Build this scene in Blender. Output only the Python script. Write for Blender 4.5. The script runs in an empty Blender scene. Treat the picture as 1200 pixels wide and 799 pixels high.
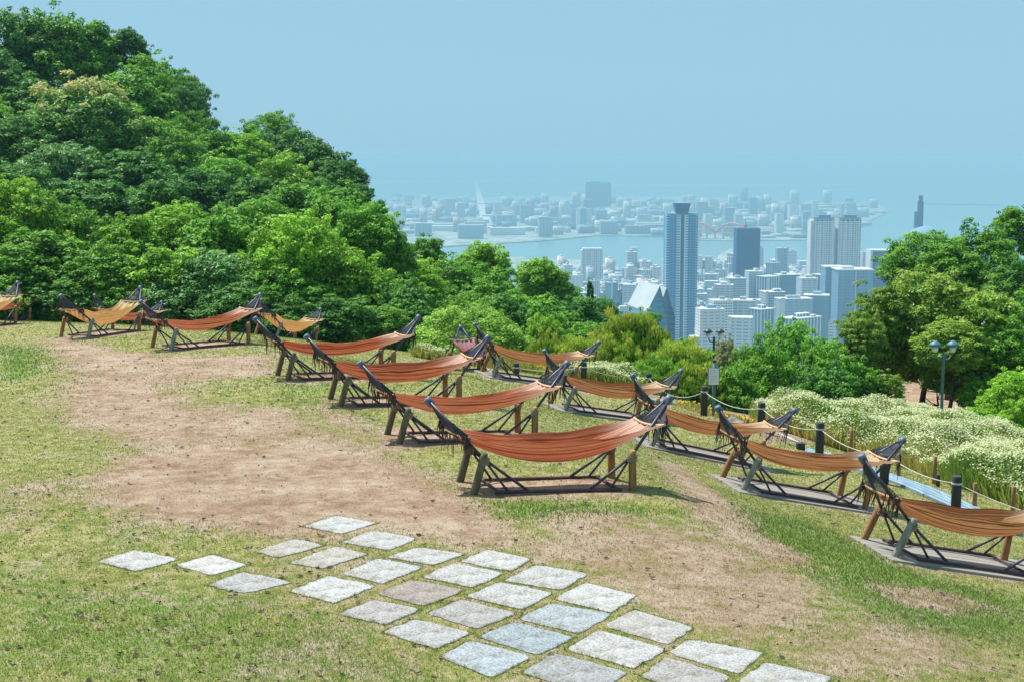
import bpy, bmesh, math, random
import numpy as np
from mathutils import Vector, Matrix
R = math.radians
random.seed(4); rng = np.random.default_rng(11)
sc = bpy.context.scene
COL = sc.collection

# ------------------------------------------------------------ camera
F = 1667.0; HZ = 190.0
PITCH = math.atan((399.5 - HZ) / F)
cam_d = bpy.data.cameras.new('camera'); cam = bpy.data.objects.new('camera', cam_d); COL.objects.link(cam)
cam_d.lens = 50.0; cam_d.sensor_width = 36.0; cam_d.clip_start = .1; cam_d.clip_end = 300000
cam.location = (0, 0, 4.0); cam.rotation_euler = (math.pi / 2 - PITCH, 0, 0)
sc.camera = cam
# ------------------------------------------------------------ sky and sun
SUNV = Vector((-.42, .40, 1.1)).normalized()
w = bpy.data.worlds.new('World'); sc.world = w; w.use_nodes = True
nt = w.node_tree; bg = nt.nodes['Background']
sky = nt.nodes.new('ShaderNodeTexSky'); sky.sky_type = 'NISHITA'; sky.sun_disc = False
sky.sun_elevation = math.asin(SUNV.z); sky.sun_rotation = math.atan2(SUNV.x, SUNV.y)
sky.altitude = 400; sky.air_density = 1.0; sky.dust_density = 1.2; sky.ozone_density = 2.0
SKYT = nt.nodes.new('ShaderNodeMix'); SKYT.data_type = 'RGBA'
SKYT.inputs[0].default_value = .94
SKYT.inputs[7].default_value = (2.12, 3.95, 5.12, 1)   # even summer haze over the whole sky
nt.links.new(sky.outputs[0], SKYT.inputs[6]); nt.links.new(SKYT.outputs[2], bg.inputs[0])
bg.inputs[1].default_value = .10
sd = bpy.data.lights.new('sun', 'SUN'); sun = bpy.data.objects.new('sun', sd); COL.objects.link(sun)
sd.energy = 5.0; sd.angle = R(.5); sd.color = (1, .96, .89)
sun.rotation_euler = (-SUNV).to_track_quat('-Z', 'Y').to_euler()
sc.view_settings.view_transform = 'Standard'; sc.view_settings.look = 'None'
sc.view_settings.exposure = .60; sc.view_settings.gamma = 1.0
sc.view_settings.use_curve_mapping = False
sc.render.engine = 'CYCLES'
sc.cycles.use_denoising = True
sc.cycles.max_bounces = 6; sc.cycles.diffuse_bounces = 3; sc.cycles.glossy_bounces = 2
sc.cycles.transmission_bounces = 3; sc.cycles.volume_bounces = 0; sc.cycles.transparent_max_bounces = 4
sc.cycles.caustics_reflective = False; sc.cycles.caustics_refractive = False

HAZE_DENSITY = .00018
HAZE_COLOR = (.41, .715, .86)

# ------------------------------------------------------------ helpers
def ray(u, v):
    dx = (u - 600) / F; dy = -(v - 399.5) / F
    return Vector((dx, math.cos(PITCH) + dy * math.sin(PITCH), -math.sin(PITCH) + dy * math.cos(PITCH)))
def at(u, v, Y):
    r = ray(u, v); return Vector((r.x / r.y * Y, Y, 4 + r.z / r.y * Y))
def link(o, parent=None):
    COL.objects.link(o)
    if parent: o.parent = parent
    return o
def tag(o, label=None, cat=None, group=None, kind=None):
    if label: o['label'] = label
    if cat: o['category'] = cat
    if group: o['group'] = group
    if kind: o['kind'] = kind
    return o
def empty(name, loc, rot=(0, 0, 0)):
    o = bpy.data.objects.new(name, None); o.empty_display_size = .2
    o.location = loc; o.rotation_euler = rot; return link(o)
def arr_mesh(name, V, Fc, mat=None, fattr=None, smooth=False, k=4):
    """numpy mesh: V (n,3), Fc (m,k)"""
    me = bpy.data.meshes.new(name); V = np.asarray(V, np.float32); Fc = np.asarray(Fc, np.int32); k = Fc.shape[1]
    me.vertices.add(len(V)); me.vertices.foreach_set('co', V.ravel())
    me.loops.add(Fc.size); me.loops.foreach_set('vertex_index', Fc.ravel())
    me.polygons.add(len(Fc)); me.polygons.foreach_set('loop_start', np.arange(len(Fc), dtype=np.int32) * k)
    if smooth: me.polygons.foreach_set('use_smooth', np.ones(len(Fc), bool))
    me.update(calc_edges=True)
    if fattr:
        for n, (dom, a) in fattr.items():
            at_ = me.attributes.new(n, 'FLOAT', dom); at_.data.foreach_set('value', np.asarray(a, np.float32))
    if mat: me.materials.append(mat)
    return me
class MB:
    def __init__(s): s.v = []; s.f = []
    def box(s, c, d, M=None):
        c = Vector(c); n = len(s.v)
        for x in (-.5, .5):
            for y in (-.5, .5):
                for z in (-.5, .5):
                    p = Vector((x * d[0], y * d[1], z * d[2]))
                    if M: p = M @ p
                    s.v.append(tuple(c + p))
        for q in ((0, 1, 3, 2), (4, 6, 7, 5), (0, 4, 5, 1), (2, 3, 7, 6), (0, 2, 6, 4), (1, 5, 7, 3)): s.f.append(tuple(n + i for i in q))
        return s
    def tube(s, pts, r, seg=8, cap=True):
        pts = [Vector(p) for p in pts]; rs = r if isinstance(r, (list, tuple)) else [r] * len(pts); n0 = len(s.v)
        ref = None
        for i, p in enumerate(pts):
            t = (pts[min(i + 1, len(pts) - 1)] - pts[max(i - 1, 0)]).normalized()
            if ref is None: ref = t.orthogonal().normalized()
            ref = (ref - t * ref.dot(t)).normalized(); b = t.cross(ref)
            for k in range(seg):
                a = 2 * math.pi * k / seg
                s.v.append(tuple(p + (ref * math.cos(a) + b * math.sin(a)) * rs[i]))
        for i in range(len(pts) - 1):
            for k in range(seg):
                a = n0 + i * seg + k; b2 = n0 + i * seg + (k + 1) % seg
                s.f.append((a, b2, b2 + seg, a + seg))
        if cap:
            s.f.append(tuple(n0 + k for k in range(seg))[::-1]); s.f.append(tuple(n0 + (len(pts) - 1) * seg + k for k in range(seg)))
        return s
    def lathe(s, prof, c=(0, 0, 0), seg=16):
        n0 = len(s.v); c = Vector(c)
        for (r, z) in prof:
            for k in range(seg):
                a = 2 * math.pi * k / seg; s.v.append(tuple(c + Vector((r * math.cos(a), r * math.sin(a), z))))
        for i in range(len(prof) - 1):
            for k in range(seg):
                a = n0 + i * seg + k; b = n0 + i * seg + (k + 1) % seg; s.f.append((a, b, b + seg, a + seg))
        s.f.append(tuple(n0 + k for k in range(seg))[::-1]); s.f.append(tuple(n0 + (len(prof) - 1) * seg + k for k in range(seg)))
        return s
    def poly(s, vs, fs):
        n = len(s.v); s.v += [tuple(v) for v in vs]; s.f += [tuple(n + i for i in f) for f in fs]; return s
    def mesh(s, name, mat, smooth=False, bevel=0):
        me = bpy.data.meshes.new(name); me.from_pydata(s.v, [], s.f)
        bm = bmesh.new(); bm.from_mesh(me); bmesh.ops.recalc_face_normals(bm, faces=bm.faces)
        if bevel: bmesh.ops.bevel(bm, geom=bm.edges[:], offset=bevel, segments=1, affect='EDGES')
        bm.to_mesh(me); bm.free()
        if smooth:
            for p in me.polygons: p.use_smooth = len(p.vertices) == 4
        me.materials.append(mat); return me
    def build(s, name, mat, parent=None, smooth=False, bevel=0):
        return link(bpy.data.objects.new(name, s.mesh(name, mat, smooth, bevel)), parent)

# ------------------------------------------------------------ materials
def newmat(name):
    m = bpy.data.materials.new(name); m.use_nodes = True
    return m, m.node_tree, m.node_tree.nodes['Principled BSDF']
def N(nt, t, **kw):
    n = nt.nodes.new(t)
    for k, v in kw.items(): setattr(n, k, v)
    return n
def ramp(nt, fac, stops, interp='LINEAR'):
    r = N(nt, 'ShaderNodeValToRGB'); r.color_ramp.interpolation = interp
    e = r.color_ramp.elements
    while len(e) < len(stops): e.new(.5)
    for i, (p, c) in enumerate(stops):
        e[i].position = p; e[i].color = (*c, 1) if len(c) == 3 else c
    nt.links.new(fac, r.inputs[0]); return r
def noise(nt, scale, vec=None, detail=3, rough=.55):
    n = N(nt, 'ShaderNodeTexNoise'); n.inputs['Scale'].default_value = scale; n.inputs['Detail'].default_value = detail; n.inputs['Roughness'].default_value = rough
    if vec is None:
        tc = N(nt, 'ShaderNodeTexCoord'); vec = tc.outputs['Object']
    nt.links.new(vec, n.inputs['Vector']); return n
def simple(name, c1, c2, scale=6, rough=.7, bump=.3, stretch=None, metal=0, spec=.4, bscale=None):
    m, nt, b = newmat(name)
    tc = N(nt, 'ShaderNodeTexCoord'); vec = tc.outputs['Object']
    if stretch:
        mp = N(nt, 'ShaderNodeMapping'); mp.inputs['Scale'].default_value = stretch; nt.links.new(vec, mp.inputs[0]); vec = mp.outputs[0]
    n = noise(nt, scale, vec, 5, .6)
    r = ramp(nt, n.outputs[0], [(.3, c1), (.7, c2)]); nt.links.new(r.outputs[0], b.inputs['Base Color'])
    b.inputs['Roughness'].default_value = rough; b.inputs['Metallic'].default_value = metal; b.inputs['Specular IOR Level'].default_value = spec
    if bump:
        n2 = noise(nt, bscale or scale * 3, vec, 4); bp = N(nt, 'ShaderNodeBump'); bp.inputs['Strength'].default_value = bump; bp.inputs['Distance'].default_value = .01
        nt.links.new(n2.outputs[0], bp.inputs['Height']); nt.links.new(bp.outputs[0], b.inputs['Normal'])
    return m

M = {}
M['pole'] = simple('dark_steel_tube', (.018, .018, .035), (.045, .042, .072), 9, .45, .1, spec=.5)
M['rail'] = simple('rusty_dark_rail', (.045, .025, .032), (.11, .055, .05), 7, .6, .2)
M['cap'] = simple('blue_grey_cap', (.07, .1, .16), (.13, .17, .24), 12, .5, .05)
M['net'] = simple('navy_net_cord', (.035, .04, .06), (.09, .10, .14), 20, .8, 0)
M['fringe'] = simple('dark_fringe', (.025, .02, .025), (.09, .06, .05), 25, .9, 0)
M['log'] = simple('brown_log', (.20, .095, .035), (.40, .21, .085), 4, .85, .6, stretch=(3, 3, .6))
M['log_green'] = simple('weathered_log', (.07, .065, .035), (.17, .14, .075), 5, .85, .6, stretch=(3, 3, .6))
M['log_blue'] = simple('painted_grey_log', (.13, .14, .12), (.30, .30, .26), 5, .8, .5, stretch=(3, 3, .6))
M['rope'] = simple('rope_lashing', (.17, .13, .08), (.36, .29, .19), 30, .9, .6)
M['white_rope'] = simple('white_rope', (.45, .45, .42), (.62, .62, .58), 30, .85, .3)
M['bollard'] = simple('dark_bollard', (.018, .02, .026), (.045, .048, .055), 7, .75, .4, stretch=(3, 3, .7))
M['stake'] = simple('wooden_stake', (.22, .10, .035), (.36, .19, .08), 6, .85, .4, stretch=(3, 3, .6))
M['deck'] = simple('weathered_deck', (.15, .15, .15), (.34, .30, .25), 3, .8, .5, stretch=(.5, 6, 6))
M['walk'] = simple('blue_grey_boardwalk', (.12, .20, .26), (.28, .38, .46), 3, .7, .4, stretch=(4, .6, 4))
M['lamp'] = simple('teal_green_paint', (.045, .13, .15), (.075, .19, .21), 8, .5, .1)
M['lampdark'] = simple('dark_lamp_paint', (.02, .035, .04), (.04, .06, .07), 8, .5, .1)
M['signface'] = simple('white_sign_face', (.62, .64, .64), (.74, .76, .76), 3, .4, 0)
M['signprint'] = simple('grey_print', (.32, .36, .38), (.45, .48, .5), 9, .6, 0)
M['bark'] = simple('tree_bark', (.035, .026, .02), (.10, .075, .055), 5, .9, .8, stretch=(3, 3, .7))
M['rock'] = simple('grey_rock', (.10, .10, .09), (.28, .26, .23), 5, .9, .8)
M['flake'] = simple('dry_leaf', (.018, .012, .009), (.07, .04, .025), 2, .9, 0)

def leaf_mat(name, cols, tip=None, trans=.30, gloss=.38, objvar=.12):
    m, nt, b = newmat(name)
    a = N(nt, 'ShaderNodeAttribute', attribute_name='tone')
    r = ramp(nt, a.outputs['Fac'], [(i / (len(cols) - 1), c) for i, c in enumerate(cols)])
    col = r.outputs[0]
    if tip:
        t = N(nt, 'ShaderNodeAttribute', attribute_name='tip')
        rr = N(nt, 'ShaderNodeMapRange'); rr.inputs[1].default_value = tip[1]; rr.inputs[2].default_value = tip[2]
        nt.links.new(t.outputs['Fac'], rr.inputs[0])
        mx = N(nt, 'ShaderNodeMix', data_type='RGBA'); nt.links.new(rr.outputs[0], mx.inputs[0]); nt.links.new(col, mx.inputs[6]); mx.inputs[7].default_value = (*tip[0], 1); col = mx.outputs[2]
    oi = N(nt, 'ShaderNodeObjectInfo'); hs = N(nt, 'ShaderNodeHueSaturation')
    mr = N(nt, 'ShaderNodeMapRange'); mr.inputs[3].default_value = 1 - objvar; mr.inputs[4].default_value = 1 + objvar
    nt.links.new(oi.outputs['Random'], mr.inputs[0]); nt.links.new(mr.outputs[0], hs.inputs['Value']); nt.links.new(col, hs.inputs['Color'])
    nt.links.new(hs.outputs[0], b.inputs['Base Color']); b.inputs['Roughness'].default_value = gloss + .14; b.inputs['Specular IOR Level'].default_value = .13
    tr = N(nt, 'ShaderNodeBsdfTranslucent'); nt.links.new(hs.outputs[0], tr.inputs[0])
    ms = N(nt, 'ShaderNodeMixShader'); ms.inputs[0].default_value = trans
    nt.links.new(b.outputs[0], ms.inputs[1]); nt.links.new(tr.outputs[0], ms.inputs[2]); nt.links.new(ms.outputs[0], nt.nodes['Material Output'].inputs[0])
    return m
M['leaf'] = leaf_mat('broadleaf', [(0.038, 0.112, 0.012), (0.136, 0.343, 0.033), (0.241, 0.483, 0.049)])  # darkest stop of the tree leaves lowered, painting in shade for contrast
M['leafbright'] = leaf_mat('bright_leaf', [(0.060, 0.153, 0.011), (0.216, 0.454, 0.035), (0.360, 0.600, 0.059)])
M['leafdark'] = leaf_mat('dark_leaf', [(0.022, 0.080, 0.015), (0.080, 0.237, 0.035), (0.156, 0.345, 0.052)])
M['leafgrey'] = leaf_mat('grey_green_leaf', [(0.044, 0.113, 0.030), (0.143, 0.321, 0.084), (0.239, 0.439, 0.128)], gloss=.3)
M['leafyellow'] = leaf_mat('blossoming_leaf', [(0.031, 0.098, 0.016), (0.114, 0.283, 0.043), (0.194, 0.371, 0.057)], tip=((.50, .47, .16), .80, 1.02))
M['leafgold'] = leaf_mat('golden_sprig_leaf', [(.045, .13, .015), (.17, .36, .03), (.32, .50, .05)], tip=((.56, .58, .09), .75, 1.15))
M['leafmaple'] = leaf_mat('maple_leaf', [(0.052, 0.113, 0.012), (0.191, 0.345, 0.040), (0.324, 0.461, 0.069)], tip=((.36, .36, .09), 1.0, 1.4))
M['leafclip'] = leaf_mat('clipped_bush_leaf', [(0.061, 0.153, 0.018), (0.222, 0.425, 0.052), (0.382, 0.584, 0.084)])
M['leafpale'] = leaf_mat('pale_bush_leaf', [(.16, .21, .09), (.28, .31, .14), (.40, .38, .22)])
M['petal'] = leaf_mat('white_petal', [(.34, .40, .13), (.54, .58, .30), (.70, .71, .48)], trans=.2, gloss=.7, objvar=0)
M['stem'] = leaf_mat('flower_stem', [(.13, .27, .04), (.26, .38, .07), (.50, .43, .13)], trans=.3, gloss=.6, objvar=0)
M['orangeflower'] = leaf_mat('orange_flower', [(.10, .22, .03), (.75, .33, .02), (.85, .50, .03)], trans=.2, gloss=.6, objvar=0)
M['grass'] = leaf_mat('grass_blade', [(.11, .19, .03), (.20, .27, .05), (.38, .34, .13)], trans=.3, gloss=.7, objvar=0)

def fabric_mat(name, stripes, pale):
    m, nt, b = newmat(name)
    ua = N(nt, 'ShaderNodeAttribute', attribute_name='fu'); va = N(nt, 'ShaderNodeAttribute', attribute_name='fv')
    cx = N(nt, 'ShaderNodeCombineXYZ'); nt.links.new(va.outputs['Fac'], cx.inputs[1])
    wv = noise(nt, 1.0, cx.outputs[0], 2); 
    mp = N(nt, 'ShaderNodeMath', operation='MULTIPLY'); nt.links.new(va.outputs['Fac'], mp.inputs[0]); mp.inputs[1].default_value = 17.0
    cm = N(nt, 'ShaderNodeCombineXYZ'); nt.links.new(mp.outputs[0], cm.inputs[0])
    ns = noise(nt, 1.3, cm.outputs[0], 4, .7)
    r = ramp(nt, ns.outputs[0], [(.38 + .24 * i / (len(stripes) - 1), c) for i, c in enumerate(stripes)])
    # weave threads run along the cloth, faint noise
    cm2 = N(nt, 'ShaderNodeCombineXYZ'); m2 = N(nt, 'ShaderNodeMath', operation='MULTIPLY'); m2.inputs[1].default_value = 4.0
    m3 = N(nt, 'ShaderNodeMath', operation='MULTIPLY'); m3.inputs[1].default_value = 60.0
    nt.links.new(ua.outputs['Fac'], m2.inputs[0]); nt.links.new(va.outputs['Fac'], m3.inputs[0]); nt.links.new(m2.outputs[0], cm2.inputs[0]); nt.links.new(m3.outputs[0], cm2.inputs[1])
    n2 = noise(nt, 1.0, cm2.outputs[0], 4, .65)
    r2 = ramp(nt, n2.outputs[0], [(.3, (.72, .72, .72)), (.7, (1.2, 1.2, 1.2))])
    mx = N(nt, 'ShaderNodeMix', data_type='RGBA', blend_type='MULTIPLY'); mx.inputs[0].default_value = 1; nt.links.new(r.outputs[0], mx.inputs[6]); nt.links.new(r2.outputs[0], mx.inputs[7])
    # sunlit paleness toward the right end, painted into the cloth colour
    ab = N(nt, 'ShaderNodeMath', operation='ADD'); nt.links.new(ua.outputs['Fac'], ab.inputs[0])
    mr = N(nt, 'ShaderNodeMapRange'); mr.inputs[1].default_value = .50; mr.inputs[2].default_value = 1.0; mr.inputs[4].default_value = .72; ab.inputs[1].default_value = 0.0
    nt.links.new(ab.outputs[0], mr.inputs[0])
    mm = N(nt, 'ShaderNodeMath', operation='MULTIPLY'); nt.links.new(mr.outputs[0], mm.inputs[0]); nt.links.new(n2.outputs[0], mm.inputs[1])
    mu = N(nt, 'ShaderNodeMath', operation='MULTIPLY', use_clamp=True); nt.links.new(mm.outputs[0], mu.inputs[0]); mu.inputs[1].default_value = 2.1
    mx2 = N(nt, 'ShaderNodeMix', data_type='RGBA'); nt.links.new(mu.outputs[0], mx2.inputs[0]); nt.links.new(mx.outputs[2], mx2.inputs[6]); mx2.inputs[7].default_value = (*pale, 1)
    nt.links.new(mx2.outputs[2], b.inputs['Base Color']); b.inputs['Roughness'].default_value = .9; b.inputs['Specular IOR Level'].default_value = .1
    bp = N(nt, 'ShaderNodeBump'); bp.inputs['Strength'].default_value = .6; bp.inputs['Distance'].default_value = .02; nt.links.new(n2.outputs[0], bp.inputs['Height']); nt.links.new(bp.outputs[0], b.inputs['Normal'])
    tr = N(nt, 'ShaderNodeBsdfTranslucent'); nt.links.new(mx2.outputs[2], tr.inputs[0])
    ms = N(nt, 'ShaderNodeMixShader'); ms.inputs[0].default_value = .25
    nt.links.new(b.outputs[0], ms.inputs[1]); nt.links.new(tr.outputs[0], ms.inputs[2]); nt.links.new(ms.outputs[0], nt.nodes['Material Output'].inputs[0])
    return m
M['fabred'] = fabric_mat('red_orange_cloth', [(.17, .026, .014), (.44, .078, .030), (.60, .24, .12), (.42, .068, .027), (.20, .030, .016)], (.74, .56, .46))
M['faborange'] = fabric_mat('orange_brown_cloth', [(.14, .035, .016), (.42, .125, .038), (.56, .31, .14), (.38, .10, .032), (.17, .045, .02)], (.68, .55, .40))
M['fabochre'] = fabric_mat('ochre_cloth', [(.60, .20, .05), (.75, .34, .10), (.70, .45, .20), (.55, .22, .07)], (.70, .58, .36))
M['fabmaroon'] = fabric_mat('maroon_cloth', [(.16, .035, .05), (.30, .07, .08), (.20, .05, .07)], (.42, .28, .28))
M['piping'] = simple('orange_piping', (.50, .27, .13), (.66, .46, .28), 20, .8, 0)

def ground_mat():
    m, nt, b = newmat('lawn_and_earth'); L = nt.links
    tc = N(nt, 'ShaderNodeTexCoord'); P = tc.outputs['Object']
    dirt = N(nt, 'ShaderNodeAttribute', attribute_name='dirt'); lush = N(nt, 'ShaderNodeAttribute', attribute_name='lush'); wild = N(nt, 'ShaderNodeAttribute', attribute_name='wild')
    n1 = noise(nt, .9, P, 8, .66); n2 = noise(nt, 5.5, P, 6, .7); n3 = noise(nt, 40, P, 4, .7); n4 = noise(nt, .28, P, 3); n5 = noise(nt, 160, P, 2, .7)
    def math_(op, a, b_, clamp=False):
        x = N(nt, 'ShaderNodeMath', operation=op, use_clamp=clamp)
        for i, v in enumerate((a, b_)):
            if isinstance(v, (int, float)): x.inputs[i].default_value = v
            else: L.new(v, x.inputs[i])
        return x.outputs[0]
    # bare-earth factor: authored patches, broken up by noise
    s = math_('ADD', math_('MULTIPLY', n1.outputs[0], 1.5), math_('MULTIPLY', n2.outputs[0], 1.3))
    s = math_('ADD', s, math_('MULTIPLY', n3.outputs[0], .7))           # mean ~1.75
    f = math_('ADD', math_('SUBTRACT', s, 1.75), math_('SUBTRACT', math_('MULTIPLY', dirt.outputs['Fac'], 1.15), .52))
    f = math_('MULTIPLY', f, 2.4); f = math_('ADD', f, .5, True)
    g1 = ramp(nt, math_('ADD', math_('MULTIPLY', n2.outputs[0], .6), math_('MULTIPLY', n3.outputs[0], .4)), [(.38, (.11, .165, .03)), (.48, (.23, .235, .065)), (.57, (.40, .34, .16))])
    g2 = ramp(nt, n3.outputs[0], [(.35, (.065, .17, .022)), (.62, (.17, .30, .05))])
    gm = N(nt, 'ShaderNodeMix', data_type='RGBA'); L.new(g1.outputs[0], gm.inputs[6]); L.new(g2.outputs[0], gm.inputs[7])
    lf = math_('ADD', math_('MULTIPLY', lush.outputs['Fac'], .8), math_('MULTIPLY', math_('SUBTRACT', n1.outputs[0], .52), 3.0), True); L.new(lf, gm.inputs[0])
    d1 = ramp(nt, math_('ADD', math_('ADD', math_('MULTIPLY', n1.outputs[0], .35), math_('MULTIPLY', n2.outputs[0], .35)), math_('MULTIPLY', n3.outputs[0], .30)), [(.40, (.21, .115, .07)), (.48, (.335, .222, .15)), (.57, (.47, .36, .275))])
    d2 = ramp(nt, n5.outputs[0], [(.3, (.66, .66, .64)), (.7, (1.2, 1.2, 1.2))])
    dm = N(nt, 'ShaderNodeMix', data_type='RGBA', blend_type='MULTIPLY'); dm.inputs[0].default_value = 1; L.new(d1.outputs[0], dm.inputs[6]); L.new(d2.outputs[0], dm.inputs[7])
    mx = N(nt, 'ShaderNodeMix', data_type='RGBA'); L.new(f, mx.inputs[0]); L.new(gm.outputs[2], mx.inputs[6]); L.new(dm.outputs[2], mx.inputs[7])
    # forest floor down the slope, then pale city ground
    wm = N(nt, 'ShaderNodeMix', data_type='RGBA'); L.new(wild.outputs['Fac'], wm.inputs[0]); L.new(mx.outputs[2], wm.inputs[6])
    fr = ramp(nt, n4.outputs[0], [(.35, (.02, .06, .02)), (.65, (.05, .11, .03))]); L.new(fr.outputs[0], wm.inputs[7])
    geo = N(nt, 'ShaderNodeSeparateXYZ'); L.new(P, geo.inputs[0])
    cr = N(nt, 'ShaderNodeMapRange'); cr.inputs[1].default_value = 900; cr.inputs[2].default_value = 1050; L.new(geo.outputs[1], cr.inputs[0])
    vo = N(nt, 'ShaderNodeTexVoronoi'); vo.inputs['Scale'].default_value = .03; L.new(P, vo.inputs['Vector'])
    cc = ramp(nt, vo.outputs['Color'], [(.2, (.12, .14, .13)), (.5, (.30, .31, .30)), (.8, (.52, .52, .50))])
    cm = N(nt, 'ShaderNodeMix', data_type='RGBA'); L.new(cr.outputs[0], cm.inputs[0]); L.new(wm.outputs[2], cm.inputs[6]); L.new(cc.outputs[0], cm.inputs[7])
    L.new(cm.outputs[2], b.inputs['Base Color']); b.inputs['Roughness'].default_value = .95; b.inputs['Specular IOR Level'].default_value = .15
    hb = math_('ADD', math_('MULTIPLY', n3.outputs[0], 1.0), math_('MULTIPLY', n5.outputs[0], .5))
    bp = N(nt, 'ShaderNodeBump'); bp.inputs['Strength'].default_value = .7; bp.inputs['Distance'].default_value = .03; L.new(hb, bp.inputs['Height']); L.new(bp.outputs[0], b.inputs['Normal'])
    return m
M['ground'] = ground_mat()
def slab_mat():
    m, nt, b = newmat('speckled_granite'); L = nt.links
    tc = N(nt, 'ShaderNodeTexCoord'); oi = N(nt, 'ShaderNodeObjectInfo')
    n1 = noise(nt, 52, tc.outputs['Object'], 3, .8); n2 = noise(nt, 5, tc.outputs['Object'], 4, .6)
    r1 = ramp(nt, n1.outputs[0], [(.36, (.10, .10, .105)), (.44, (.27, .27, .27)), (.60, (.43, .42, .405))])
    r2 = ramp(nt, n2.outputs[0], [(.34, (.66, .60, .52)), (.56, (1.0, 1.0, 1.0))])
    mx = N(nt, 'ShaderNodeMix', data_type='RGBA', blend_type='MULTIPLY'); mx.inputs[0].default_value = 1; L.new(r1.outputs[0], mx.inputs[6]); L.new(r2.outputs[0], mx.inputs[7])
    m2 = N(nt, 'ShaderNodeMix', data_type='RGBA', blend_type='MULTIPLY'); m2.inputs[0].default_value = 1; L.new(mx.outputs[2], m2.inputs[6]); L.new(oi.outputs['Color'], m2.inputs[7])
    L.new(m2.outputs[2], b.inputs['Base Color']); b.inputs['Roughness'].default_value = .8
    bp = N(nt, 'ShaderNodeBump'); bp.inputs['Strength'].default_value = .5; bp.inputs['Distance'].default_value = .006; L.new(n1.outputs[0], bp.inputs['Height']); L.new(bp.outputs[0], b.inputs['Normal'])
    return m
M['slab'] = slab_mat()
def building_mat(name, wall, glass, fz=3.4, wx=3.2, duty=.5, vary=True, rough=.35):
    """wall with rows of windows, laid out in the building's own metres; the top faces stay plain roof"""
    m, nt, b = newmat(name); L = nt.links
    tc = N(nt, 'ShaderNodeTexCoord'); sp = N(nt, 'ShaderNodeSeparateXYZ'); L.new(tc.outputs['Object'], sp.inputs[0])
    g = N(nt, 'ShaderNodeNewGeometry'); oi = N(nt, 'ShaderNodeObjectInfo')
    def mth(op, a, b_=None, clamp=False):
        x = N(nt, 'ShaderNodeMath', operation=op, use_clamp=clamp)
        for i, v in enumerate((a, b_)):
            if v is None: continue
            if isinstance(v, (int, float)): x.inputs[i].default_value = v
            else: L.new(v, x.inputs[i])
        return x.outputs[0]
    zf = mth('FRACT', mth('DIVIDE', sp.outputs[2], fz)); zr = mth('LESS_THAN', zf, duty)
    hx = mth('ADD', sp.outputs[0], sp.outputs[1]); xf = mth('FRACT', mth('DIVIDE', hx, wx)); xr = mth('LESS_THAN', xf, .72)
    nz = N(nt, 'ShaderNodeSeparateXYZ'); L.new(g.outputs['Normal'], nz.inputs[0]); side = mth('LESS_THAN', nz.outputs[2], .5)
    win = mth('MULTIPLY', mth('MULTIPLY', zr, xr), side)
    a = N(nt, 'ShaderNodeAttribute', attribute_name='tone')
    v = mth('FRACT', mth('ADD', oi.outputs['Random'], a.outputs['Fac'])) if vary else oi.outputs['Random']
    r = ramp(nt, v, [(i / max(1, len(wall) - 1), c) for i, c in enumerate(wall)]) if len(wall) > 1 else None
    mx = N(nt, 'ShaderNodeMix', data_type='RGBA'); L.new(win, mx.inputs[0])
    if r: L.new(r.outputs[0], mx.inputs[6])
    else: mx.inputs[6].default_value = (*wall[0], 1)
    mx.inputs[7].default_value = (*glass, 1)
    L.new(mx.outputs[2], b.inputs['Base Color'])
    rr = N(nt, 'ShaderNodeMix'); L.new(win, rr.inputs[0]); rr.inputs[2].default_value = .8; rr.inputs[3].default_value = rough; L.new(rr.outputs[0], b.inputs['Roughness'])
    return m
M['city'] = building_mat('city_wall', [(.04, .18, .32), (.68, .70, .71), (.30, .40, .46), (.78, .78, .76), (.62, .64, .64), (.80, .80, .80), (.08, .24, .38), (.74, .72, .68), (.62, .46, .42)], (.04, .12, .20), duty=.5)
M['city2'] = building_mat('city_wall_grid', [(.70, .70, .68), (.10, .26, .40), (.60, .62, .62), (.78, .78, .76), (.36, .44, .50), (.74, .66, .60)], (.18, .30, .38), 3.8, 7.5, .34)
M['city3'] = building_mat('city_wall_fins', [(.76, .77, .77), (.55, .58, .60), (.05, .20, .34), (.80, .80, .78), (.66, .62, .58)], (.10, .22, .32), 60, 5.2, .97)
M['cityplain'] = building_mat('shed_wall', [(.75, .75, .74), (.35, .42, .45), (.8, .8, .8), (.55, .58, .6)], (.3, .36, .4), 7, 9, .3)
M['white'] = simple('white_concrete', (.50, .52, .53), (.62, .63, .63), .05, .7, 0)
M['paleroof'] = simple('pale_grey_roof', (.34, .38, .41), (.42, .46, .49), .05, .7, 0)
M['bluegrey'] = simple('blue_grey_panel', (.09, .19, .28), (.14, .25, .35), .05, .5, 0)
M['tower'] = building_mat('tower_curtain_wall', [(.08, .30, .50)], (.004, .09, .24), 3.6, 4.0, .62, False, .5)
M['towerstrip'] = building_mat('tower_pale_strip', [(.50, .62, .68)], (.05, .16, .28), 3.6, 6, .45, False)
M['darkglass'] = simple('dark_blue_glass', (.001, .06, .18), (.003, .08, .22), .02, .5, 0, spec=.2)
M['twin'] = building_mat('twin_tower_wall', [(.70, .72, .73)], (.10, .17, .23), 3.4, 4.6, .58, False)
M['block'] = building_mat('panel_block_wall', [(.16, .30, .42)], (.10, .22, .33), 4.2, 12, .5, False)
M['redsteel'] = simple('faded_red_steel', (.55, .13, .14), (.68, .2, .2), .05, .6, 0)
M['redroof'] = simple('faded_red_roof', (.55, .22, .2), (.65, .3, .26), .02, .8, 0)
M['island'] = simple('reclaimed_land', (.07, .14, .12), (.42, .44, .42), .02, .9, 0, stretch=(1, .6, 1))
M['road'] = simple('pale_road', (.42, .43, .43), (.58, .58, .57), .02, .8, 0)
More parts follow.
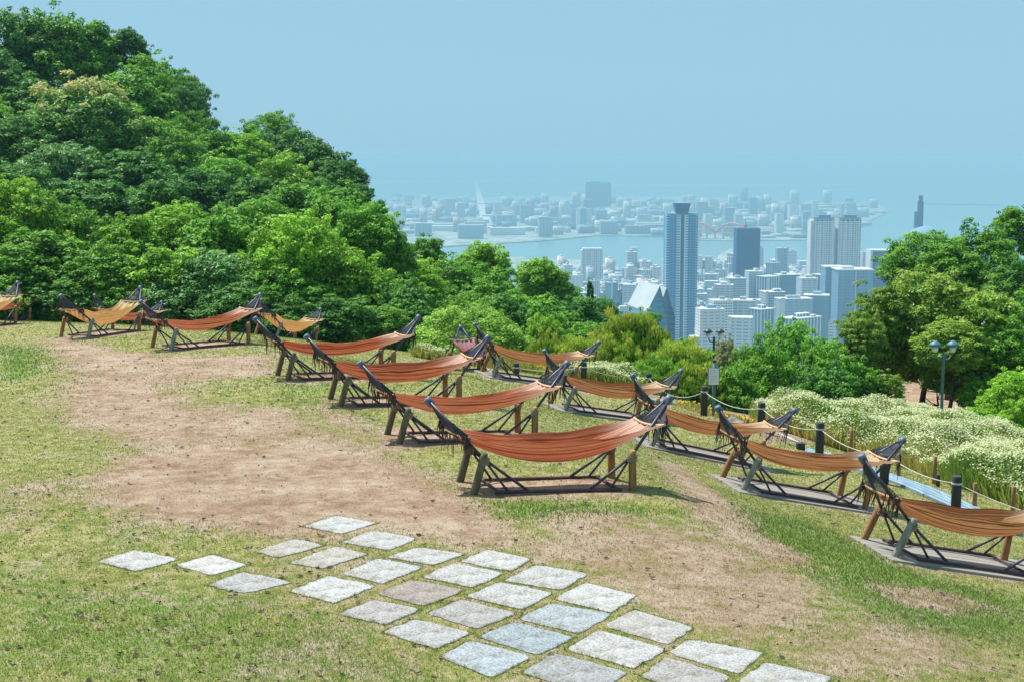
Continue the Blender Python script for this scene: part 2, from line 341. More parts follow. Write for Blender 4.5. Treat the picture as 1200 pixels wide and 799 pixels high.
def water_mat():
    m, nt, b = newmat('sea_water')
    b.inputs['Base Color'].default_value = (.13, .27, .30, 1); b.inputs['Roughness'].default_value = .25
    tc = N(nt, 'ShaderNodeTexCoord'); mp = N(nt, 'ShaderNodeMapping'); mp.inputs['Scale'].default_value = (1, .35, 1); nt.links.new(tc.outputs['Object'], mp.inputs[0])
    n = noise(nt, .02, mp.outputs[0], 6, .7); bp = N(nt, 'ShaderNodeBump'); bp.inputs['Strength'].default_value = .25; bp.inputs['Distance'].default_value = 2
    nt.links.new(n.outputs[0], bp.inputs['Height']); nt.links.new(bp.outputs[0], b.inputs['Normal'])
    return m
M['water'] = water_mat()
M['paved'] = simple('pale_plaza_earth', (.42, .33, .27), (.55, .45, .38), .8, .9, .3)

# ------------------------------------------------------------ hammock poses (x, y, ground z, yaw, lengthwise slope, roll)
HAM = [
 dict(p=(-14.4, 38.2, -.42, 68, -1, -1), fab='fabochre', row='back', label='ochre hammock cut off by the left edge of the photo'),
 dict(p=(-18.1, 50.0, -1.55, 62, -8, 0), fab='fabred', row='low', label='small red hammock half hidden behind the leftmost ochre hammock at the photo edge'),
 dict(p=(-10.62, 36.72, -.43, 66.4, -.8, -.8), fab='fabochre', row='back', label='ochre yellow striped hammock seen nearly end-on, left of the bare earth path'),
 dict(p=(-13.0, 47.6, -1.66, 60, -9, 0), fab='fabred', row='low', label='red hammock mostly hidden behind the ochre yellow striped hammock'),
 dict(p=(-7.12, 32.57, -.21, 42.3, -.7, -1.1), fab='fabred', row='back', label='orange red hammock right of the ochre yellow striped one, bare earth in front'),
 dict(p=(-7.25, 45.67, -1.68, 59.8, -10, 0), fab='fabochre', row='low', label='deep sagging golden orange hammock behind the right end of an orange red one'),
 dict(p=(-3.24, 26.27, .02, 20.8, -1.6, -2.1), fab='fabred', row='near', label='orange red hammock whose right tip stands against the dark shade of trees'),
 dict(p=(-1.92, 23.54, 0, 18, -2.4, -1.3), fab='fabred', row='near', label='orange red hammock whose right tip overlaps the maroon hammock behind'),
 dict(p=(-.70, 20.47, -.01, 16.3, -2.3, -2.4), fab='fabred', row='near', label='salmon red hammock directly behind the nearest middle hammock'),
 dict(p=(.47, 17.43, -.03, 13.2, -1.7, -3), fab='fabred', row='near', label='nearest middle red orange hammock, its whole frame in clear view above the stone pavers'),
 dict(p=(-1.05, 37.6, -1.62, 104, 0, 0), fab='fabmaroon', row='low', label='dark maroon hammock seen end-on behind the crossed tips of two hammocks'),
 dict(p=(.42, 32.93, -1.09, 18.2, -10, 0), fab='faborange', row='deck', label='farthest orange brown hammock on a grey deck, beside the white flower bank'),
 dict(p=(1.93, 29.16, -1.21, 18, -10.2, -.6), fab='faborange', row='deck', label='orange brown hammock on a grey deck below the golden shrub'),
 dict(p=(3.36, 24.95, -1.18, 10.1, -13.2, -.9), fab='faborange', row='deck', label='brown orange hammock on a deck just below the white notice sign'),
 dict(p=(4.36, 21.33, -1.07, 12.3, -11.4, .3), fab='faborange', row='deck', label='striped brown orange hammock on a deck in front of the blue grey boardwalk'),
 dict(p=(5.61, 17.48, -1.01, 11, -10.9, -.7), fab='faborange', row='deck', label='nearest right-hand brown orange hammock, on a deck, cut off by the photo edge'),
]
def pose(h):
    x, y, z, a, t, r = h['p']
    return Matrix.Translation((x, y, z)) @ Matrix.Rotation(R(a), 4, 'Z') @ Matrix.Rotation(-R(t), 4, 'Y') @ Matrix.Rotation(R(r), 4, 'X')

# ------------------------------------------------------------ terrain height: thin-plate spline through surveyed points
CP = []
for h in HAM:
    Mx = pose(h)
    for lx in (-1.2, 0, 1.2):
        for ly in (-.5, .5):
            q = Mx @ Vector((lx, ly, 0)); CP.append((q.x, q.y, q.z))
CP += [(0, 2, .0), (-6, 5, .05), (6, 4, -.3), (0, 11, 0), (-3, 9, .02), (3, 10, -.05), (-4, 16, .05), (-6, 21, .0), (-9, 27, -.1), (-12, 20, .1), (-12, 32, -.3), (-18, 42, -.7), (-22, 34, -.4),
       (5, 11, -.45), (3.2, 14, -.22), (7, 14, -1.15), (2.3, 20, -.45), (1.2, 24, -.5), (-.6, 29, -.45), (-3.5, 33, -.7), (-5, 38, -1.0),
       (5.8, 27, -1.7), (7.0, 22.5, -1.6), (5.3, 30, -1.62), (4.5, 33, -1.9), (3.5, 37, -2.0), (2, 39, -2.05), (.1, 42, -2.25), (-2.1, 46, -2.35), (6.4, 24.5, -1.55), (8.6, 20, -1.9), (9.5, 24, -2.0),
       (8, 28, -2.15), (7.2, 30, -2.2), (9, 33, -2.6), (6, 36, -2.6), (12, 30, -2.8), (11, 40, -3.6), (8, 42, -3.5), (4, 46, -3.6), (14, 36, -3.4), (16, 46, -5.0), (12, 48, -4.9), (17, 52, -5.3), (20, 40, -4.5), (22, 55, -6),
       (-6, 52, -2.8), (-14, 55, -2.2), (-22, 55, -1.6), (0, 54, -4.4), (6, 56, -5.6), (-30, 48, 0), (-30, 30, .5), (20, 25, -3.6), (20, 10, -3), (-20, 8, .6)]
CP = np.array(CP)
def _U(r2): return np.where(r2 > 1e-9, r2 * np.log(r2 + 1e-12), 0)
_n = len(CP); _K = _U(((CP[:, None, :2] - CP[None, :, :2]) ** 2).sum(-1)) + np.eye(_n) * 1.2
_P = np.c_[np.ones(_n), CP[:, :2]]; _A = np.block([[_K, _P], [_P.T, np.zeros((3, 3))]])
_W = np.linalg.solve(_A, np.r_[CP[:, 2], 0, 0, 0])
def tps(x, y):
    x = np.atleast_1d(x).astype(float); y = np.atleast_1d(y).astype(float); out = np.empty(x.shape)
    for i in range(0, len(x), 20000):
        a, b = x[i:i + 20000], y[i:i + 20000]
        out[i:i + 20000] = _U((a[:, None] - CP[:, 0]) ** 2 + (b[:, None] - CP[:, 1]) ** 2) @ _W[:_n] + _W[_n] + _W[_n + 1] * a + _W[_n + 2] * b
    return out
def sstep(a, b, t):
    t = np.clip((t - a) / (b - a), 0, 1); return t * t * (3 - 2 * t)
CITYZ = -266.0; SEAZ = -270.0
def far_h(x, y):
    down = -5.6 - .40 * np.maximum(0, y - 55 - 9 * sstep(6, 12, x))
    hill = -3.5 + (-x - 12) * .07 + (-x) * .10 * sstep(85, 125, y) - .12 * np.maximum(0, y - 125)
    hill = np.minimum(hill, 8 - .10 * np.maximum(0, y - 130))
    k = sstep(-6, -22, x + .0 * y)
    z = down * (1 - k) + hill * k
    z = z * 1.0
    k2 = sstep(190, 420, y); z = z * (1 - k2) + np.minimum(down, 0) * k2
    return np.maximum(z, CITYZ)
def height(x, y):
    x = np.atleast_1d(x).astype(float); y = np.atleast_1d(y).astype(float)
    k = sstep(50, 62, np.maximum(y, np.abs(x) * 1.6 + 8)); z = np.zeros_like(x)
    nr = k < 1; z[nr] = tps(x[nr], y[nr]) * (1 - k[nr])
    fr = k > 0; z[fr] += far_h(x[fr], np.maximum(y[fr], 50)) * k[fr]
    sea = y > 3440; z[sea] = -285
    return z
def h1(x, y): return float(height(np.array([x]), np.array([y]))[0])
def onground(pts):
    pts = np.atleast_2d(np.array(pts, float)); rx = []
    for u, v in pts: r = ray(u, v); rx.append((r.x / r.y, r.z / r.y))
    rx = np.array(rx); lo = np.full(len(pts), 4.); hi = np.full(len(pts), np.nan)
    ys = np.arange(6, 70, .2)
    for i, (a, c) in enumerate(rx):
        g = height(a * ys, ys); zz = 4 + c * ys; hit = zz < g; k = np.argmax(hit) if hit.any() else int(np.argmin(zz - g + (ys > 48) * 9)); lo[i] = ys[max(0, k - 1)]; hi[i] = ys[k]
    for _ in range(25):
        m_ = (lo + hi) / 2; g = height(rx[:, 0] * m_, m_); under = 4 + rx[:, 1] * m_ < g
        hi = np.where(under, m_, hi); lo = np.where(under, lo, m_)
    y = (lo + hi) / 2; return np.c_[rx[:, 0] * y, y, height(rx[:, 0] * y, y)]

# authored ground patches: outlines walked on the lawn, kept as world XY polygons
def patch(px, soft, wgt): return (onground(px)[:, :2], soft, wgt)
DIRT = [
 patch([(44, 397), (90, 396), (150, 412), (240, 418), (330, 416), (318, 440), (200, 450), (240, 480), (330, 500), (250, 530), (140, 520), (60, 480), (80, 440), (62, 415)], .8, .79),
 patch([(105, 560), (140, 535), (230, 520), (330, 518), (430, 528), (510, 560), (570, 590), (610, 632), (560, 642), (500, 628), (440, 622), (340, 636), (250, 618), (160, 606), (112, 590)], .6, .87),
 patch([(190, 470), (330, 480), (420, 510), (440, 540), (300, 530), (180, 530)], .8, .72),
 patch([(590, 640), (700, 612), (800, 612), (880, 640), (960, 680), (960, 730), (880, 760), (800, 735), (720, 690), (640, 660)], .5, .68),
 patch([(640, 600), (720, 598), (800, 610), (700, 625), (640, 625)], .4, .7),
 patch([(770, 540), (800, 545), (860, 590), (900, 630), (960, 660), (935, 668), (860, 640), (800, 590)], .35, .85),
 patch([(860, 625), (910, 632), (945, 655), (900, 660)], .3, 1.0),
 patch([(1020, 682), (1100, 690), (1170, 712), (1120, 720), (1050, 706)], .3, .9),
 patch([(880, 740), (1040, 720), (1200, 760), (1200, 799), (960, 799)], .8, .62),
 patch([(340, 600), (480, 600), (640, 640), (820, 720), (1000, 799), (700, 799), (330, 720), (240, 660)], .6, .42),
 patch([(0, 560), (100, 560), (110, 600), (0, 620)], .8, .52),
 patch([(300, 700), (430, 720), (600, 799), (300, 799)], .8, .42),
 patch([(0, 640), (300, 700), (500, 799), (0, 799)], 1, .26),
 patch([(380, 470), (470, 520), (440, 520), (360, 490)], .5, .7),
 patch([(440, 500), (500, 500), (500, 525), (440, 530)], .3, .85),
 patch([(1045, 448), (1160, 462), (1180, 495), (1110, 490), (1040, 478)], 1.5, .9),
 patch([(750, 452), (860, 470), (960, 520), (900, 520), (800, 480)], .5, .85),
]
for h in HAM:
    Mx = pose(h); c = [(Mx @ Vector(v)).to_2d() for v in ((-1.1, -.75, 0), (1.1, -.75, 0), (1.1, .55, 0), (-1.1, .55, 0))]
    DIRT.append((np.array([tuple(q) for q in c]), .45, .82))
LUSH = [patch([(0, 405), (50, 410), (58, 430), (20, 445), (0, 445)], .6, 1), patch([(560, 585), (700, 590), (800, 600), (700, 612), (590, 608)], .3, 1),
        patch([(830, 590), (950, 610), (1100, 680), (1200, 700), (1200, 760), (1050, 740), (960, 680), (850, 620)], .5, .9), patch([(340, 430), (480, 470), (420, 500), (320, 470)], .5, .5),
        patch([(0, 680), (200, 700), (400, 720), (500, 799), (0, 799)], .6, .6)]
def poly_dist(P, x, y):
    """signed distance, + inside"""
    n = len(P); d = np.full(x.shape, 1e9); ins = np.zeros(x.shape, bool)
    for i in range(n):
        a, b = P[i], P[(i + 1) % n]; e = b - a; t = np.clip(((x - a[0]) * e[0] + (y - a[1]) * e[1]) / (e @ e), 0, 1)
        d = np.minimum(d, np.hypot(x - a[0] - t * e[0], y - a[1] - t * e[1]))
        cr = ((a[1] > y) != (b[1] > y)) & (x < (b[0] - a[0]) * (y - a[1]) / (b[1] - a[1] + 1e-12) + a[0]); ins ^= cr
    return np.where(ins, d, -d)
def mask(L, x, y, base=0):
    m_ = np.full(x.shape, base)
    for P, soft, wgt in L: m_ = np.maximum(m_, base + (wgt - base) * sstep(-soft, soft, poly_dist(P, x, y)))
    return m_
def build_ground():
    xs = np.unique(np.r_[np.arange(-20, 20.01, .16), -20 - np.geomspace(.3, 2500, 45), 20 + np.geomspace(.3, 3500, 45)])
    ys = np.unique(np.r_[-30, -10, np.arange(0, 52, .16), 52 + np.geomspace(.3, 3385, 90), 3445.])
    X, Y = np.meshgrid(xs, ys); x, y = X.ravel(), Y.ravel(); z = height(x, y)
    nx = len(xs); i = np.arange(len(ys) - 1)[:, None] * nx + np.arange(nx - 1)[None, :]; i = i.ravel()
    Fc = np.stack([i, i + 1, i + nx + 1, i + nx], 1)
    near = (np.abs(x) < 30) & (y < 60)
    di = np.full(len(x), .3); lu = np.zeros(len(x)); di[near] = mask(DIRT, x[near], y[near], .24); lu[near] = mask(LUSH, x[near], y[near], 0.)
    wild = np.maximum(sstep(46, 56, y), sstep(18, 26, np.abs(x))) * np.where((x > 9) & (y < 66) & (x < 24), 0, 1)
    pz = (x > 10) & (x < 24) & (y > 46) & (y < 66); di[pz] = 1.0
    me = arr_mesh('ground', np.c_[x, y, z], Fc, M['ground'], {'dirt': ('POINT', di), 'lush': ('POINT', lu), 'wild': ('POINT', wild)}, smooth=True)
    return tag(link(bpy.data.objects.new('ground', me)), kind='structure')
build_ground()

# ------------------------------------------------------------ sea, reclaimed islands, far road
def sheet(name, pts, z, thick, mat, kind='structure'):
    mb = MB(); n = len(pts)
    vs = [(x, y, z) for x, y in pts] + [(x, y, z - thick) for x, y in pts]
    mb.poly(vs, [tuple(range(n)), tuple(range(2 * n - 1, n - 1, -1))] + [(i, (i + 1) % n, n + (i + 1) % n, n + i) for i in range(n)])
    return tag(mb.build(name, mat), kind=kind)
sea = MB().poly([(-60000, 900, SEAZ), (60000, 900, SEAZ), (60000, 70000, SEAZ), (-60000, 70000, SEAZ)], [(0, 1, 2, 3)]).build('sea', M['water']); tag(sea, kind='structure')
def sea_at(u, v, z=-267): r = ray(u, v); t = (z - 4) / r.z; return (r.x * t, r.y * t)
port = [sea_at(*p) for p in [(400, 292), (520, 289), (640, 282), (700, 276), (790, 277), (815, 281), (850, 282), (960, 281), (1008, 264), (1044, 247), (1030, 240), (940, 236), (800, 231), (640, 230), (500, 232), (380, 238)]]
sheet('port_island_ground', port, -267, 6, M['island'])
quay = [sea_at(*p) for p in [(835, 318), (842, 300), (862, 288), (880, 290), (885, 318)]]
sheet('pier_ground', quay, -266.6, 6, M['island'])
coast = [sea_at(*p) for p in [(560, 312), (600, 301), (680, 305), (725, 312), (725, 330), (560, 330)]]
sheet('harbour_ground', coast, -266.3, 6, M['island'])
air = [sea_at(*p) for p in [(700, 219.5), (860, 220.2), (1000, 218.5), (1028, 217.2), (1000, 216), (860, 216), (700, 215.8)]]
sheet('far_island_ground', air, -265, 8, M['island'])
far2 = [sea_at(*p) for p in [(430, 216), (560, 214), (700, 213.4), (700, 211), (560, 211), (430, 212)]]
sheet('far_shore_ground', far2, -265, 8, M['island'])
brk = [sea_at(*p) for p in [(1080, 239.0), (1175, 240.8), (1175, 240.0), (1080, 238.3)]]
o = sheet('breakwater', brk, -264, 8, M['bluegrey'], None); tag(o, 'thin dark breakwater line far out on the sea at right', 'breakwater')
a, b_ = Vector(sea_at(571, 268)), Vector(sea_at(557.5, 214.5)); d = (b_ - a).normalized(); nrm = Vector((-d.y, d.x)) * 22
tag(sheet('far_avenue', [tuple(a - nrm), tuple(a + nrm), tuple(b_ + nrm), tuple(b_ - nrm)], -262, 3, M['road']), kind='structure')

# ------------------------------------------------------------ city
def obj_rnd(me): return me
def house_mesh(name, wx, wy, h, mat, r):
    mb = MB(); mb.box((0, 0, h / 2), (wx, wy, h))
    k = r.random()
    mb.box((0, 0, h + .45), (wx * .985, wy * .985, .9))          # parapet
    if k < .8: mb.box(((r.random() - .5) * wx * .4, (r.random() - .5) * wy * .4, h + 2.4), (wx * r.uniform(.2, .45), wy * r.uniform(.2, .45), 3.4))
    if k < .35: mb.box((wx * .25, -wy * .2, h + 1.6), (wx * .15, wy * .25, 1.8))
    if k > .7: mb.box((wx * .62, 0, h * .36), (wx * .26, wy * .8, h * .72))
    return mb
protos = []
r0 = random.Random(3)
CANYON = [(-.0, 0)]
def city_label(u, v):
    if v < 300: side = 'beyond the water on the reclaimed island'
    elif u < 740: side = 'in the harbour district left of the tallest tower'
    elif u < 862: side = 'in the blocks between the tallest tower and the dark glass tower'
    elif u < 950: side = 'in the blocks left of the twin towers'
    else: side = 'in the blocks right of the twin towers near the trees'
    return side
# reserved screen-independent footprints of the landmark towers
LAND = []
def reserve(x, y, r_): LAND.append((x, y, r_))
def landmark(name, cat, label, px, Y, top, w_, d_, rot=0):
    p = at(px, top, Y); H = p.z - CITYZ
    o = empty(name, (p.x, Y, CITYZ), (0, 0, R(rot))); tag(o, label, cat); reserve(p.x, Y, max(w_, d_) * .75); return o, H
# tallest tower
o, H = landmark('glass_tower', 'tower', 'tallest blue glass tower with a narrow crown, rising behind the white slanted roof', 798, 2000, 250, 44, 44)
MB().box((0, 0, H / 2), (43, 40, H)).build('wall', M['tower'], o)
for sx in (-1, 1): MB().box((sx * 5.2, -20.6, H / 2 - 1), (5.4, 3.4, H - 2)).build('pale_column', M['towerstrip'], o)
MB().box((0, -20.3, H / 2), (3.2, 1.2, H - 3)).build('dark_strip', M['darkglass'], o)  # strip of dark glass between the two pale columns
mb = MB()
for i in range(int(H / 3.6)): 
    for sx in (-1, 1): mb.box((sx * 20.5, -19.2, 3.6 * i + 2), (5.5, 5.5, .7))
mb.build('corner_balcony', M['towerstrip'], o)
mb = MB(); mb.poly([(-8, -18, H), (8, -18, H), (8, 6, H), (-8, 6, H), (-11, -20, H + 14), (11, -20, H + 14), (11, 8, H + 14), (-11, 8, H + 14)], [(0, 1, 5, 4), (1, 2, 6, 5), (2, 3, 7, 6), (3, 0, 4, 7), (4, 5, 6, 7)]); mb.build('crown', M['darkglass'], o)
mb = MB()
for sx in (-21, -17, 17, 21): mb.box((sx, -18, H + 2.2), (1, 1, 4.4))
mb.build('rooftop_post', M['white'], o)
# dark glass tower
o, H = landmark('dark_office_tower', 'tower', 'plain dark blue glass tower with a small pink mast, right of the tallest tower', 875.5, 2350, 268, 40, 34)
MB().box((0, 0, H / 2), (38.5, 34, H)).build('wall', M['darkglass'], o)
MB().box((0, 0, H + 1), (36, 31, 2)).build('parapet', M['bluegrey'], o)
mb = MB().box((-3, 0, H + 4), (6, 6, 4)); mb.tube([(-3, 0, H + 5), (-3, 0, H + 14)], .7, 6); mb.build('mast', M['redsteel'], o)
# twins
for px, lab in ((963.5, 'left tower of the pair of white gridded twin towers'), (993.5, 'right tower of the pair of white gridded twin towers')):
    o, H = landmark('apartment_tower', 'tower', lab, px, 2600, 256, 38, 38, 0)
    w_ = 38 if px < 980 else 41
    MB().box((0, 0, H / 2), (w_, 36, H)).build('wall', M['twin'], o)
    mb = MB()
    for i in range(-2, 3): mb.box((i * w_ * .2, -18.4, H / 2), (2.2, 1.6, H - 4))
    mb.build('white_column', M['white'], o)
    MB().box((0, 0, H - 3), (w_ - 4, 37.5, 2.4)).build('dark_band', M['darkglass'], o)
    mb = MB().box((0, 0, H + 1), (w_ - 2, 34, 2)).box((2, -3, H + 4), (w_ * .55, 22, 5)); mb.build('rooftop_plant', M['bluegrey'], o)
    if px < 980: MB().box((-w_ / 2 - 2.2, 0, H / 2 - 2), (4.2, 30, H - 4)).build('side_wing', M['white'], o)
# block in front of twins
o, H = landmark('panel_block', 'building', 'broad blue grey windowless block with a white roof rim, in front of the twin towers', 999, 1900, 316, 60, 42, 0)
MB().box((0, 0, H / 2), (46, 40, H)).build('wall', M['block'], o)
MB().box((0, 0, H + .8), (48, 42, 1.6)).build('roof_rim', M['white'], o); MB().box((-8, 0, H + 3), (16, 20, 3)).build('rooftop_plant', M['white'], o)
MB().box((0, -20.6, H / 2), (1.4, 1.2, H - 2)).build('pale_joint', M['white'], o)
o, H = landmark('panel_block', 'building', 'lower blue grey block wing left of the broad windowless block', 976, 1960, 313, 30, 32, 0)
MB().box((0, 0, H / 2), (26, 30, H)).build('wall', M['block'], o); MB().box((0, 0, H + .8), (27, 31, 1.6)).build('roof_rim', M['white'], o)
# white framed dark block at right
o, H = landmark('framed_building', 'building', 'dark building with a white side frame, half hidden by the right-hand tree', 1033, 2300, 294, 40, 30, 0)
MB().box((0, 0, H / 2), (36, 30, H)).build('wall', M['darkglass'], o); MB().box((-19.6, 0, H / 2 + 1), (3.4, 33, H + 2)).build('side_frame', M['white'], o); MB().box((0, 0, H + 1), (37, 31, 2)).build('roof_rim', M['white'], o)
# harbour tower 680-707
o, H = landmark('waterfront_tower', 'tower', 'pale gridded tower standing alone before the harbour water', 693.5, 3100, 293, 48, 34, 0)
MB().box((0, 0, H / 2), (46, 34, H)).build('wall', M['twin'], o); MB().box((0, 0, H + 2), (42, 30, 4)).build('rooftop_plant', M['white'], o)
mb = MB()
for i in (-1, 0, 1): mb.box((i * 14.5, -17.5, H / 2), (3, 1.4, H - 3))
mb.build('white_column', M['white'], o)
# island slab
o, H = landmark('island_hotel_slab', 'building', 'big blue grey slab building, tallest on the island beyond the harbour', 701, 8000, 214, 150, 60, 0)
MB().box((0, 0, H / 2), (140, 60, H)).build('wall', M['bluegrey'], o); MB().box((-20, 0, H + 3), (60, 40, 6)).build('rooftop_plant', M['bluegrey'], o)
# slender tower by the water
o, H = landmark('slender_tower', 'tower', 'slender dark harbour tower rising above a white dome, behind the right-hand tree', 1079, 3000, 236, 12, 12, 0)
mb = MB().box((0, 0, H / 2), (10, 10, H)).box((0, 0, H + 5), (7, 7, 10)).box((-3, 0, H - 52), (16, 12, 60)); mb.build('shaft', M['darkglass'], o); MB().box((0, 0, H + 11), (8.5, 8.5, 2)).build('cap', M['bluegrey'], o)
o, H = landmark('domed_hall', 'building', 'white domed hall at the foot of the slender harbour tower', 1084, 2900, 280, 60, 50, 0)
MB().lathe([(36, 0), (36, H)], seg=24).build('wall', M['bluegrey'], o); MB().lathe([(38, H), (36, H + 8), (29, H + 16), (18, H + 22), (6, H + 25), (.5, H + 26)], seg=24).build('dome', M['block'], o, smooth=True)
# white slanted twin-gable building, D=1100
o, H = landmark('slanted_roof_hall', 'building', 'white slanted roof building with blue gable ends, nearest building left of the tallest tower', 762, 1100, 370, 26, 40, 0)
base_ = Vector((o.location.x, o.location.y, CITYZ))
def gable(apx, lf, rg, back):
    """a wedge hall: pointed gable end toward the lawn, ridge running back to the left, steep white roof"""
    A, Lf, Rg = at(*apx) - base_, at(*lf) - base_, at(*rg) - base_; E = at(*back) - base_ - A; E.z = 0
    f = [Vector((Lf.x, Lf.y, 0)), Vector((Rg.x, Rg.y, 0)), Rg, A, Lf]; g_ = [q + E for q in f]
    MB().poly(f + g_, [(0, 1, 2, 3, 4), (9, 8, 7, 6, 5), (0, 5, 6, 1), (1, 6, 7, 2), (4, 9, 5, 0)]).build('gable_wall', M['block'], o)
    up = Vector((0, 0, .6)); ov = -E.normalized() * .8
    for e_, mt in ((Lf, 'paleroof'), (Rg, 'block')):
        q = [A + ov + up, e_ + ov + up, e_ + E + up, A + E + up]
        MB().poly(q + [p - up * .9 for p in q], [(0, 1, 2, 3), (4, 7, 6, 5), (0, 4, 5, 1), (1, 5, 6, 2), (2, 6, 7, 3), (3, 7, 4, 0)]).build('roof', M[mt], o)
gable((773, 336, 1080), (758, 366, 1070), (781, 368, 1074), (750, 327, 1132))
gable((781, 338, 1110), (774, 356, 1106), (791, 374, 1106), (765, 330, 1150))

# red arch bridge
bp_ = Vector((*sea_at(838, 280), 0)); o = empty('arch_bridge', (bp_.x, bp_.y, SEAZ)); tag(o, 'faded red double arch bridge across the harbour channel behind the tallest tower', 'bridge'); reserve(bp_.x, bp_.y, 90)
rot = R(-24); Mb = Matrix.Rotation(rot, 4, 'Z')
mb = MB().box((0, 0, 24), (330, 16, 3), Mb)
for i in range(-5, 6): mb.box(Mb @ Vector((i * 30, 0, 11)), (3, 12, 24), Mb)
mb.build('deck', M['white'], o)
for s in (-1, 1):
    mb = MB()
    for a0 in (-62, 62):
        arc = [Mb @ Vector((a0 + t * 60, s * 8, 25 + 34 * (1 - t * t))) for t in np.linspace(-1, 1, 15)]
        mb.tube(arc, 3.2, 6)
        for q in arc[1:-1:1]: mb.tube([q, Vector((q.x, q.y, 25))], 1.3, 4)
    mb.build('arch', M['redsteel'], o)
mb = MB()
for a0 in (-62, 62):
    for t in np.linspace(-.7, .7, 7): mb.tube([Mb @ Vector((a0 + t * 60, sgn * 8, 25 + 34 * (1 - t * t))) for sgn in (-1, 1)], 1, 4)
mb.build('cross_brace', M['redsteel'], o)
# long red roofed sheds on the island
for (px, v, ww, lab) in ((930, 250, 260, 'long low island shed with a faded pink red roof behind the dark glass tower'), (1000, 249.5, 130, 'shorter island shed with a faded pink red roof behind the right twin tower')):
    x, y = sea_at(px, v); o = empty('red_roofed_shed', (x, y, -267)); tag(o, lab, 'warehouse'); reserve(x, y, ww * .6)
    MB().box((0, 0, 8), (ww, 60, 16)).build('wall', M['white'], o); MB().poly([(-ww / 2 - 3, -33, 16.2), (ww / 2 + 3, -33, 16.2), (ww / 2 + 3, 33, 16.2), (-ww / 2 - 3, 33, 16.2), (-ww / 2, 0, 24), (ww / 2, 0, 24)], [(0, 1, 5, 4), (2, 3, 4, 5), (1, 2, 5), (3, 0, 4)]).build('roof', M['redroof'], o)
for (px, v, ww, hh, lab) in ((595, 275.5, 130, 26, 'long flat pale green warehouse on the island shore beneath the dark island blocks'), (768, 322, 95, 18, 'long pale building on the harbour shore left of the tallest tower')):
    x, y = sea_at(px, v); o = empty('shore_warehouse', (x, y, -267)); tag(o, lab, 'warehouse'); reserve(x, y, ww * .6)
    MB().box((0, 0, hh / 2), (ww, 50, hh)).build('wall', M['cityplain'], o); MB().box((0, 0, hh + .8), (ww + 3, 53, 1.6)).build('roof', M['white'], o)
# expressway on stilts near the shore
ex = [Vector((*sea_at(u, v), -252)) for u, v in ((690, 325), (760, 324), (860, 326), (960, 334), (1060, 340))]
o = empty('elevated_expressway', (ex[0].x, ex[0].y, CITYZ)); tag(o, 'pale elevated expressway running along the harbour shore behind the downtown blocks', 'expressway')
mb = MB()
for a, b2 in zip(ex[:-1], ex[1:]):
    dd = b2 - a; mb.box((a + b2) / 2 - ex[0] + Vector((0, 0, 14)), (dd.length + 2, 16, 3), Matrix.Rotation(math.atan2(dd.y, dd.x), 4, 'Z'))
mb.build('road_deck', M['bluegrey'], o)
mb = MB()
for a, b2 in zip(ex[:-1], ex[1:]):
    for t in (.1, .35, .6, .85): q = a.lerp(b2, t) - ex[0]; mb.box((q.x, q.y, 6.5), (4, 4, 13))
mb.build('pillar', M['bluegrey'], o)

# ordinary buildings
def free(x, y, r_): return all((x - a) ** 2 + (y - b) ** 2 > (c + r_) ** 2 for a, b, c in LAND)
cells = []
GR = R(17); cg, sg = math.cos(GR), math.sin(GR)
for i in range(-68, 100):
    for j in range(20, 125):
        gx, gy = i * 30, j * 30
        if i % 4 == 3 or j % 5 == 4:
            if r0.random() < .85: continue
        x = gx * cg - gy * sg * .0 + gy * .12; y = gy + gx * sg * .5
        x += r0.uniform(-4, 4); y += r0.uniform(-4, 4)
        if not (1050 < y < 3380): continue
        u = 600 + F * x / y
        if not (560 < u < 1085): continue
        if u < 735 and y > 3000 and r0.random() < .5: continue
        cells.append((x, y, u))
cells = [c for c in cells if free(c[0], c[1], 16)]
# what hides behind the lawn's trees is left out
def vis(u, y, h):
    v = 190 + (4 - (CITYZ + h)) / y * F
    lim = np.interp(u, [560, 600, 650, 690, 730, 760, 800, 840, 900, 960, 990, 1040, 1090], [300, 325, 340, 352, 372, 395, 408, 400, 385, 375, 350, 320, 290])
    return v < lim, v
cands = []
for x, y, u in cells:
    t = r0.random(); h = 12 + 36 * t * t + (r0.random() < .22) * r0.uniform(15, 40)
    if y < 1350: h = min(h, 30)
    if 742 < u < 800 and y < 1900: h = min(h, 20)
    ok, v = vis(u, y, h)
    if ok: q_ = r0.random(); cands.append((x, y, u, h if q_ > .15 else min(h, 20), v, r0.uniform(12, 30) if q_ > .15 else r0.uniform(34, 52), r0.uniform(12, 26)))
FRONT = [(862, 326, 2160, 26, 24), (884, 318, 2220, 24, 22), (900, 324, 2200, 30, 24), (848, 334, 2100, 28, 22), (922, 322, 2240, 34, 26), (946, 326, 2160, 26, 24), (962, 322, 2250, 24, 22), (875, 352, 1820, 34, 26), (905, 342, 1900, 28, 26), (930, 350, 1820, 44, 24), (893, 362, 1650, 24, 20), (957, 346, 1850, 32, 24), (845, 352, 1800, 26, 24), (832, 362, 1700, 30, 22), (938, 372, 1560, 46, 22), (868, 372, 1560, 26, 22)]
front_b = []
for u_, t_, D_, a_, b2 in FRONT:
    p_ = at(u_, t_, D_); front_b.append((p_.x, D_, u_, p_.z - CITYZ, t_, a_, b2))
cands = [c for c in cands if all((c[0] - q[0]) ** 2 + (c[1] - q[1]) ** 2 > (c[5] * .6 + q[5] * .6) ** 2 for q in front_b)]
cands.sort(key=lambda c: -(c[5] * (c[3] + c[6] * .13) / c[1] ** 2) )
isl = []
rp = random.Random(8)
portx = np.array(port)
